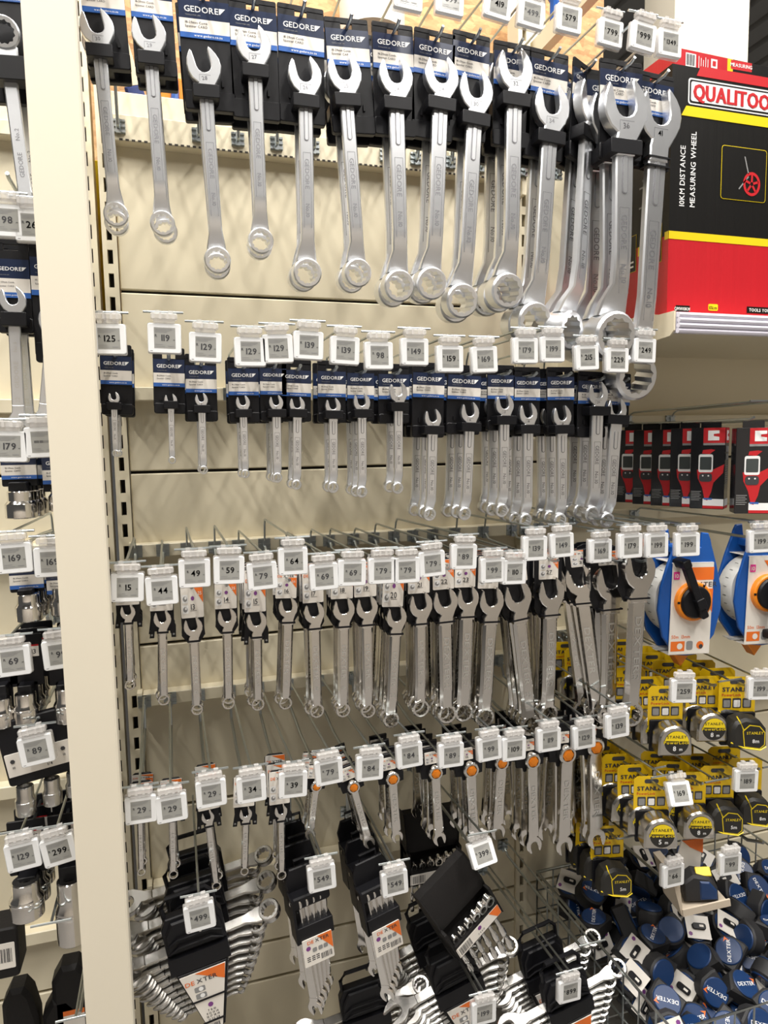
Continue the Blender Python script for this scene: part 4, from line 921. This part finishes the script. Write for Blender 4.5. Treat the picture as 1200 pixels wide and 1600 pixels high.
def tape_pack(p, kind, size, label, group, yaw=-.35, roll=0., sc=1.):
    t = thing('carded_tape_measure', label, 'tape measure', p, (0, roll, yaw), group); t.scale = (sc,)*3       # p: euro hole of the card
    obj('card', YC, t); obj('backing_tray', BLM, t); b = obj('tape_case', TB[(kind, size)], t); b.location = (.004, -.004, -.092); return t
def pack_row(px_, Y, kind, size, n, words, dy=.045, yaw=-.3, sc=1., dx=-.006, roll=0.):
    p = at(*px_, Y); col = {'s': 'silver', 'b': 'black and yellow'}[kind]
    t = tape_pack(p, kind, size, '%s %s m tape measure, front one, %s' % (col, size, words), 'carded tape measures', yaw, roll, sc)
    for k in range(1, n):
        c = copy_tree(t); c.location = p+Vector((dx*k, dy*k, .004*k)); c.rotation_euler = (0, roll+random.uniform(-.04, .04), yaw+random.uniform(-.08, .08)); tag(c, '%s %s m tape measure, %s behind front, %s' % (col, size, ORD[k-1], words))
    return p
SS = .95
p = pack_row((1040, 1084), -.44, 's', '8', 5, 'upper hook by the R259 tag', dy=.055, sc=SS)
p2 = pack_row((1098, 1068), -.385, 's', '8', 6, 'upper hook below the blue reel', dy=.052, sc=SS)
p3 = pack_row((1152, 1070), -.42, 'b', '8', 5, 'upper hook by the R199 tag', dy=.055, sc=1.05)
p4 = pack_row((1018, 1225), -.46, 's', '5', 5, 'lower hook by the glaring tag', dy=.05, sc=SS)
p5 = pack_row((1078, 1218), -.41, 's', '8', 3, 'lower hook between the two silver rows', dy=.05, sc=.93)
p6 = pack_row((1121, 1208), -.41, 'b', '5', 3, 'lower hook under the white crossbar', dy=.06, sc=.98)
p7 = pack_row((1165, 1196), -.41, 'b', '8', 2, 'lower hook by the R189 tag', dy=.06, sc=.98)
p8 = pack_row((949, 1302), -.36, 'b', '5', 3, 'lowest hook beside the ratchet spanners', dy=.05, yaw=-.2, sc=.98)
p9 = pack_row((948, 1046), -.26, 's', '8', 4, 'upper hook behind the largest chrome spanners', dy=.05, sc=SS)
p10 = pack_row((985, 1200), -.33, 's', '5', 4, 'lower hook next to the basket end', dy=.055, sc=SS)
for q, zb in ((p, 1.02), (p2, 1.02), (p3, 1.02), (p4, .78), (p5, .78), (p6, .78), (p7, .78), (p8, .62), (p9, 1.02), (p10, .78)):
    ix = (p, p2, p3, p4, p5, p6, p7, p8, p9, p10).index(q)
    hook(q.x, zb, q.z+.006, q.y-.04, q.x+.01, q.z+.03, max(q.y-.07, -.486), 'zinc display hook through the %s row of yellow tape cards' % ORD[ix], 'hooks of the boxed goods bay')
for x, y, pr, wh, yw in ((1068, 1080, '259', 'over silver tape measures', -.2), (1187, 1076, '199', 'over black tape measures', -.2), (1062, 1240, '169', 'glaring white over silver tape measures', -.1), (1166, 1220, '189', 'over black tape measures, lower', -.2), (1052, 1368, '66', 'beside the cardboard tray', 0.), (1141, 1350, '99', 'beside the single blue tape measure', -.1)):
    P = at(x, y, -.50); price_tag(P, pr, 'white price tag reading R%s %s' % (pr, wh), 'price tags of the boxed goods bay', .03 if y < 1300 else 0, tilt=-.45 if pr == '169' else 0, yaw=yw)
# ---- single blue tape measure in a cardboard tray
K['kraft'] = mat('pale_cardboard', (.55, .47, .37), .7, noise=.05, nscale=30)
P = at(1095, 1405, -.47); t = thing('cardboard_tray', 'pale cardboard display tray under the single blue tape measure', 'tray', P, (0, -.15, -.2))
m = MB(); m.box(-.06, .05, -.03, .05, -.004, 0); m.box(-.06, .05, -.034, -.03, -.004, .012); m.prism([(-.062, -.004), (-.058, -.004), (-.058, .10), (-.075, .10)], -.03, .05); m.build('tray', ['kraft'], t)
m = MB(); m.prism([(-.035, .04), (.03, .04), (.045, .11), (-.005, .115)], .046, .05); m.prism([(-.005, .115), (.045, .11), (.040, .075), (.012, .095)], .0445, .046, 1); m.build('header_card', ['paper', 'orange'], t)
K['bluet'] = mat('blue_tape_shell', (.008, .035, .12), .4); K['dkgrey'] = mat('dark_rubber', (.02, .02, .022), .6)
t2 = thing('blue_tape_measure', 'single blue tape measure with yellow window on the cardboard tray', 'tape measure', P+Vector((0, .005, .004)), (0, -.15, -.5))
m = MB(); m.prism([(-.036, 0), (.036, 0), (.038, .03), (.024, .055), (-.010, .062), (-.034, .045)], -.022, .022, 0, .005); m.build('case', ['dkgrey'], t2)
m = MB(); m.prism([(-.002, .006), (.034, .006), (.035, .028), (.022, .048), (.002, .05)], -.025, .025, 0, .003); m.build('shell', ['bluet'], t2)
m = MB(); m.rbox(-.016, .016, -.001, .004, -.010, .010, .002, .001, M=T(.014, -.006, .062) @ Rx(-.9)); m.build('window', ['yellow'], t2)
# ---- loose blue tape measures in a wire basket
def basket(x0, x1, y0, y1, z0, z1, label):
    t = thing('wire_basket', label, 'basket', (x0, y1, z0)); w = x1-x0; d = y1-y0; h = z1-z0; r = .0022
    def grid(name, pts):
        m = MB()
        for a, b in pts: m.tube([a, b], r, 5)
        m.build(name, ['zinc'], t)
    nx = int(w/.05); ny = int(d/.05); nz = int(h/.05)
    grid('left_side', [((0, -d*k/ny, 0), (0, -d*k/ny, h)) for k in range(ny+1)]+[((0, 0, h*k/nz), (0, -d, h*k/nz)) for k in range(nz+1)])
    grid('right_side', [((w, -d*k/ny, 0), (w, -d*k/ny, h)) for k in range(ny+1)]+[((w, 0, h*k/nz), (w, -d, h*k/nz)) for k in range(nz+1)])
    grid('front_side', [((w*k/nx, -d, 0), (w*k/nx, -d, h)) for k in range(nx+1)]+[((0, -d, h*k/nz), (w, -d, h*k/nz)) for k in range(nz+1)])
    grid('back_side', [((w*k/nx, 0, 0), (w*k/nx, 0, h)) for k in range(nx+1)]+[((0, 0, h*k/nz), (w, 0, h*k/nz)) for k in range(nz+1)])
    grid('bottom', [((w*k/nx, 0, 0), (w*k/nx, -d, 0)) for k in range(nx+1)]+[((0, -d*k/ny, 0), (w, -d*k/ny, 0)) for k in range(ny+1)])
    m = MB(); m.tube([(0, 0, h), (w, 0, h), (w, -d, h), (0, -d, h), (0, 0, h)], .004, 6); m.build('rim', ['zinc'], t)
BX0, BX1, BY0, BY1 = .915, 1.62, -.60, -.05
basket(BX0, BX1, BY0, BY1, .03, .36, 'deep wire basket full of loose blue tape measures')
def loose_tape():
    t = thing('tape_measure', '', 'tape measure')
    m = MB(); P = [(-.036, -.030), (.034, -.030), (.037, -.02), (.036, .008)]+[(.035*math.cos(a), .002+.031*math.sin(a)) for a in [math.pi*k/8 for k in range(1, 8)]]+[(-.036, .008)]
    m.prism(P, -.019, .019, 0, .004); m.build('case', ['dkgrey'], t)
    MB().prism(circ(0, 0, .0295, 20, 1.05), .018, .0225, 0, .002).build('shell', ['bluet'], t)
    sh = MB().prism(circ(0, 0, .0295, 20, 1.05), -.0225, -.018, 0, .002).build('shell', ['bluet'], t)
    m = MB(); m.text('DEXTER', 0, 0, .0078, -.0229, 0, rot=.5, sx=1.1); m.poly([(.010, .018), (.022, .021), (.020, .008), (.018, .016)], -.0229, 1); m.build('lettering', ['white', 'orange'], sh, 0)
    m = MB(); m.rbox(.006, .034, -.013, .013, -.008, .008, .003, .002, M=T(0, 0, .028) @ Ry(.75)); m.build('button', ['orangep'], t)
    m = MB(); m.rbox(-.026, .026, -.0275, -.0265, -.030, .026, .001); m.poly(circ(-.016, .018, .005, 6), -.028, 1); m.rbox(-.006, .008, -.034, -.027, -.02, .012, .005, .001, 2); m.quad(-.001, .004, -.014, -.004, -.0345, 0)
    c = m.build('hang_card', ['paper', 'purple', 'black'], t)
    return t
def bare_tape(t):
    c = t.copy(); COL.objects.link(c)
    for ch in t.children:
        if ch.name.startswith('hang_card'): continue
        copy_tree(ch, c)
    return c
proto = loose_tape(); rng = random.Random(11); n = 0
GT = 'loose tape measures in the wire basket'
def lab(o, carded): return tag(o, 'loose blue and black tape measure with white hang card in the wire basket' if carded else 'loose blue and black tape measure without card in the wire basket', None, GT+(' with cards' if carded else ' without cards'))
def heap(x, y): return .30+.05*math.sin(6*x+1)*math.cos(5*y)+(y-BY0)*.10
spots = []
for layer in range(2):
    ny = 7; nx = 9
    for a in range(nx):
        for b in range(ny):
            x = BX0+.04+(BX1-BX0-.08)*(a+.5*(b % 2)+rng.random()*.3)/nx; y = BY0+.04+(BY1-BY0-.08)*(b+.2+rng.random()*.35)/ny
            spots.append((x, y, heap(x, y)-.05*layer+rng.uniform(-.008, .008), layer))
used = False
for x, y, z, layer in spots:
    if rng.random() < .03: continue
    carded = rng.random() < .3
    if not used: o = proto; used = True; carded = True
    else: o = copy_tree(proto) if carded else bare_tape(proto)
    o.location = (x, y, z)
    kind = rng.random()
    if kind < .5 or carded: o.rotation_mode = 'YXZ'; o.rotation_euler = (-rng.uniform(.3, 1.1), rng.uniform(-3.1, 3.1), rng.uniform(-.9, .4))
    else: o.rotation_euler = (rng.uniform(-3, 3), rng.uniform(-3, 3), rng.uniform(-3, 3))
    lab(o, carded); n += 1
# rods of a second hanging rack over the basket
for k, (a, b, w) in enumerate((((1110, 1440), (1010, 1365), 'long bent zinc arm reaching over the basket of tape measures'), ((1190, 1330), (1090, 1250), 'long zinc arm under the black tape measures'))):
    A = at(*a, -.50); o = MB(); o.tube([(A.x, -.03, A.z+.0), (A.x, -.46, A.z+.004), (A.x+.004, -.50, A.z+.02)], .004, 7); tag(o.build('long_hook', ['zinc']), w, 'hook')
P = at(925, 1487, -.46); hook(P.x, P.z+.0, P.z-.02, -.44, P.x, P.z+.02, -.46, 'bare zinc hook beside the wire basket of tape measures', 'hooks of the lowest row')
# ================================================================ seen over and between the panels
def osb():
    m = bpy.data.materials.new('strand_board'); m.use_nodes = True; nt = m.node_tree; b = nt.nodes['Principled BSDF']; b.inputs['Roughness'].default_value = .7
    tc = nt.nodes.new('ShaderNodeTexCoord'); mp = nt.nodes.new('ShaderNodeMapping'); mp.inputs['Scale'].default_value = (1, 1, 2.2); mp.inputs['Rotation'].default_value = (0, .5, 0)
    v = nt.nodes.new('ShaderNodeTexVoronoi'); v.inputs['Scale'].default_value = 38; n = nt.nodes.new('ShaderNodeTexNoise'); n.inputs['Scale'].default_value = 60
    mx = nt.nodes.new('ShaderNodeMix'); mx.data_type = 'FLOAT'; mx.inputs[0].default_value = .5
    r = nt.nodes.new('ShaderNodeValToRGB'); r.color_ramp.elements[0].position = .2; r.color_ramp.elements[0].color = (.42, .22, .09, 1); r.color_ramp.elements[1].position = .8; r.color_ramp.elements[1].color = (.72, .46, .22, 1)
    sp = nt.nodes.new('ShaderNodeSeparateColor')
    L = nt.links.new; L(tc.outputs['Object'], mp.inputs[0]); L(mp.outputs[0], v.inputs['Vector']); L(mp.outputs[0], n.inputs['Vector']); L(v.outputs['Color'], sp.inputs[0]); L(sp.outputs[0], mx.inputs[2]); L(n.outputs['Fac'], mx.inputs[3]); L(mx.outputs[0], r.inputs[0]); L(r.outputs[0], b.inputs['Base Color']); return m
K['osb'] = osb()
o = MB().box(-.9, 1.30, .26, .28, 1.9, 3.3).build('strand_board', ['osb']); tag(o, 'upright orange-brown strand board behind the cream panels', 'board')
K['dblue'] = mat('dark_blue_grip', (.01, .03, .16), .5); K['ivory'] = mat('ivory_handle', (.78, .70, .52), .5)
P = at(196, 95, .12); t = thing('hand_saw', 'ivory blade tool with dark blue grip hanging behind the panels', 'tool', P, (0, -.22, 0))
m = MB(); m.prism([(-.016, -.055), (.02, -.055), (.014, .16), (-.012, .16)], 0, .014, 0, .002); m.build('blade', ['ivory'], t)
m = MB(); m.prism([(-.018, -.14), (.026, -.14), (.022, -.052), (-.018, -.055)], -.004, .018, 0, .006); m.build('grip', ['dblue'], t)
P = at(272, 140, .238); t = thing('work_glove', 'orange-yellow work glove hanging behind the panels', 'glove', P)
m = MB(); m.prism([(-.035, -.09), (.035, -.09), (.04, 0), (.030, .03), (-.030, .03), (-.04, -.02)], 0, .02, 0, .006); m.build('palm', ['orangep'], t)
m = MB(); m.tube([(0, -.005, -.05), (.004, -.005, .05)], [.012, .006], 8); m.build('clip', ['bluep'], t)
P = at(581, -6, .18); t = thing('squeeze_bottle', 'white squeeze bottle with yellow nozzle in front of the strand board', 'bottle', P)
m = MB(); m.lathe([(.05, -.12), (.085, -.10), (.085, .0), (.06, .04), (.03, .06)], 24); m.build('bottle', ['paper'], t); m = MB(); m.lathe([(.022, -.02), (.026, 0), (.022, .03)], 16); q = m.build('nozzle', ['yellow'], t); q.location = (-.015, -.09, .005)
P = at(838, 30, .18); t = thing('hand_plane_saw', 'white board tool with curved blue handle in front of the strand board', 'tool', P)
m = MB(); m.prism(rrect(-.085, .03, -.08, .09, .02, 3), 0, .01, 0, .002); m.build('board', ['paper'], t)
m = MB(); m.tube([(-.02, -.01, .08), (.02, -.012, .085), (.05, -.012, .05), (.052, -.01, .0)], .014, 8); m.build('handle', ['bluep'], t)
A = at(150, 250, .10); B = at(166, 480, .10); t = thing('spirit_level', 'yellow scaled level standing upright between the two slotted uprights', 'level', (A.x, .10, B.z))
m = MB(); m.rbox(-.03, .03, 0, .02, -.02, A.z-B.z, .002, .002)
for k in range(40): m.quad(-.03, -.018 if k % 5 else -.008, .02+k*.01, .0212+k*.01, -.0006, 1)
m.build('body', ['yellow', 'ink'], t)
# cream column and top arm at the boxed goods bay
A = at(1054, 40, .30); B = at(1170, 40, .30); o = MB().box(A.x, B.x, .30, .45, 0, 3.6).build('cream_column', ['cream2']); tag(o, 'square cream column rising behind the red and black boxes', 'column')
A = at(1062, 0, -.38); q = MB().prism([(-.38, -.022), (.5, -.022), (.5, .022), (-.38, .022)], -.012, .012); m = MB().add([(y, x, z) for x, y, z in q.v], q.f)
o = m.build('top_arm', ['cream']); o.location = (.93, 0, 2.535); tag(o, 'cream steel arm reaching out over the top row of tags', 'arm')
# unseen block for the facing aisle, coloured pale to brighten reflections in the chrome
K['shelf_reflect'] = mat('facing_shelving', (.50, .46, .41), .7, noise=.7, nscale=7)
o = MB().box(-4, 6, -4.0, -3.8, 0, 2.1).build('wall_facing', ['shelf_reflect']); tag(o, kind='structure')
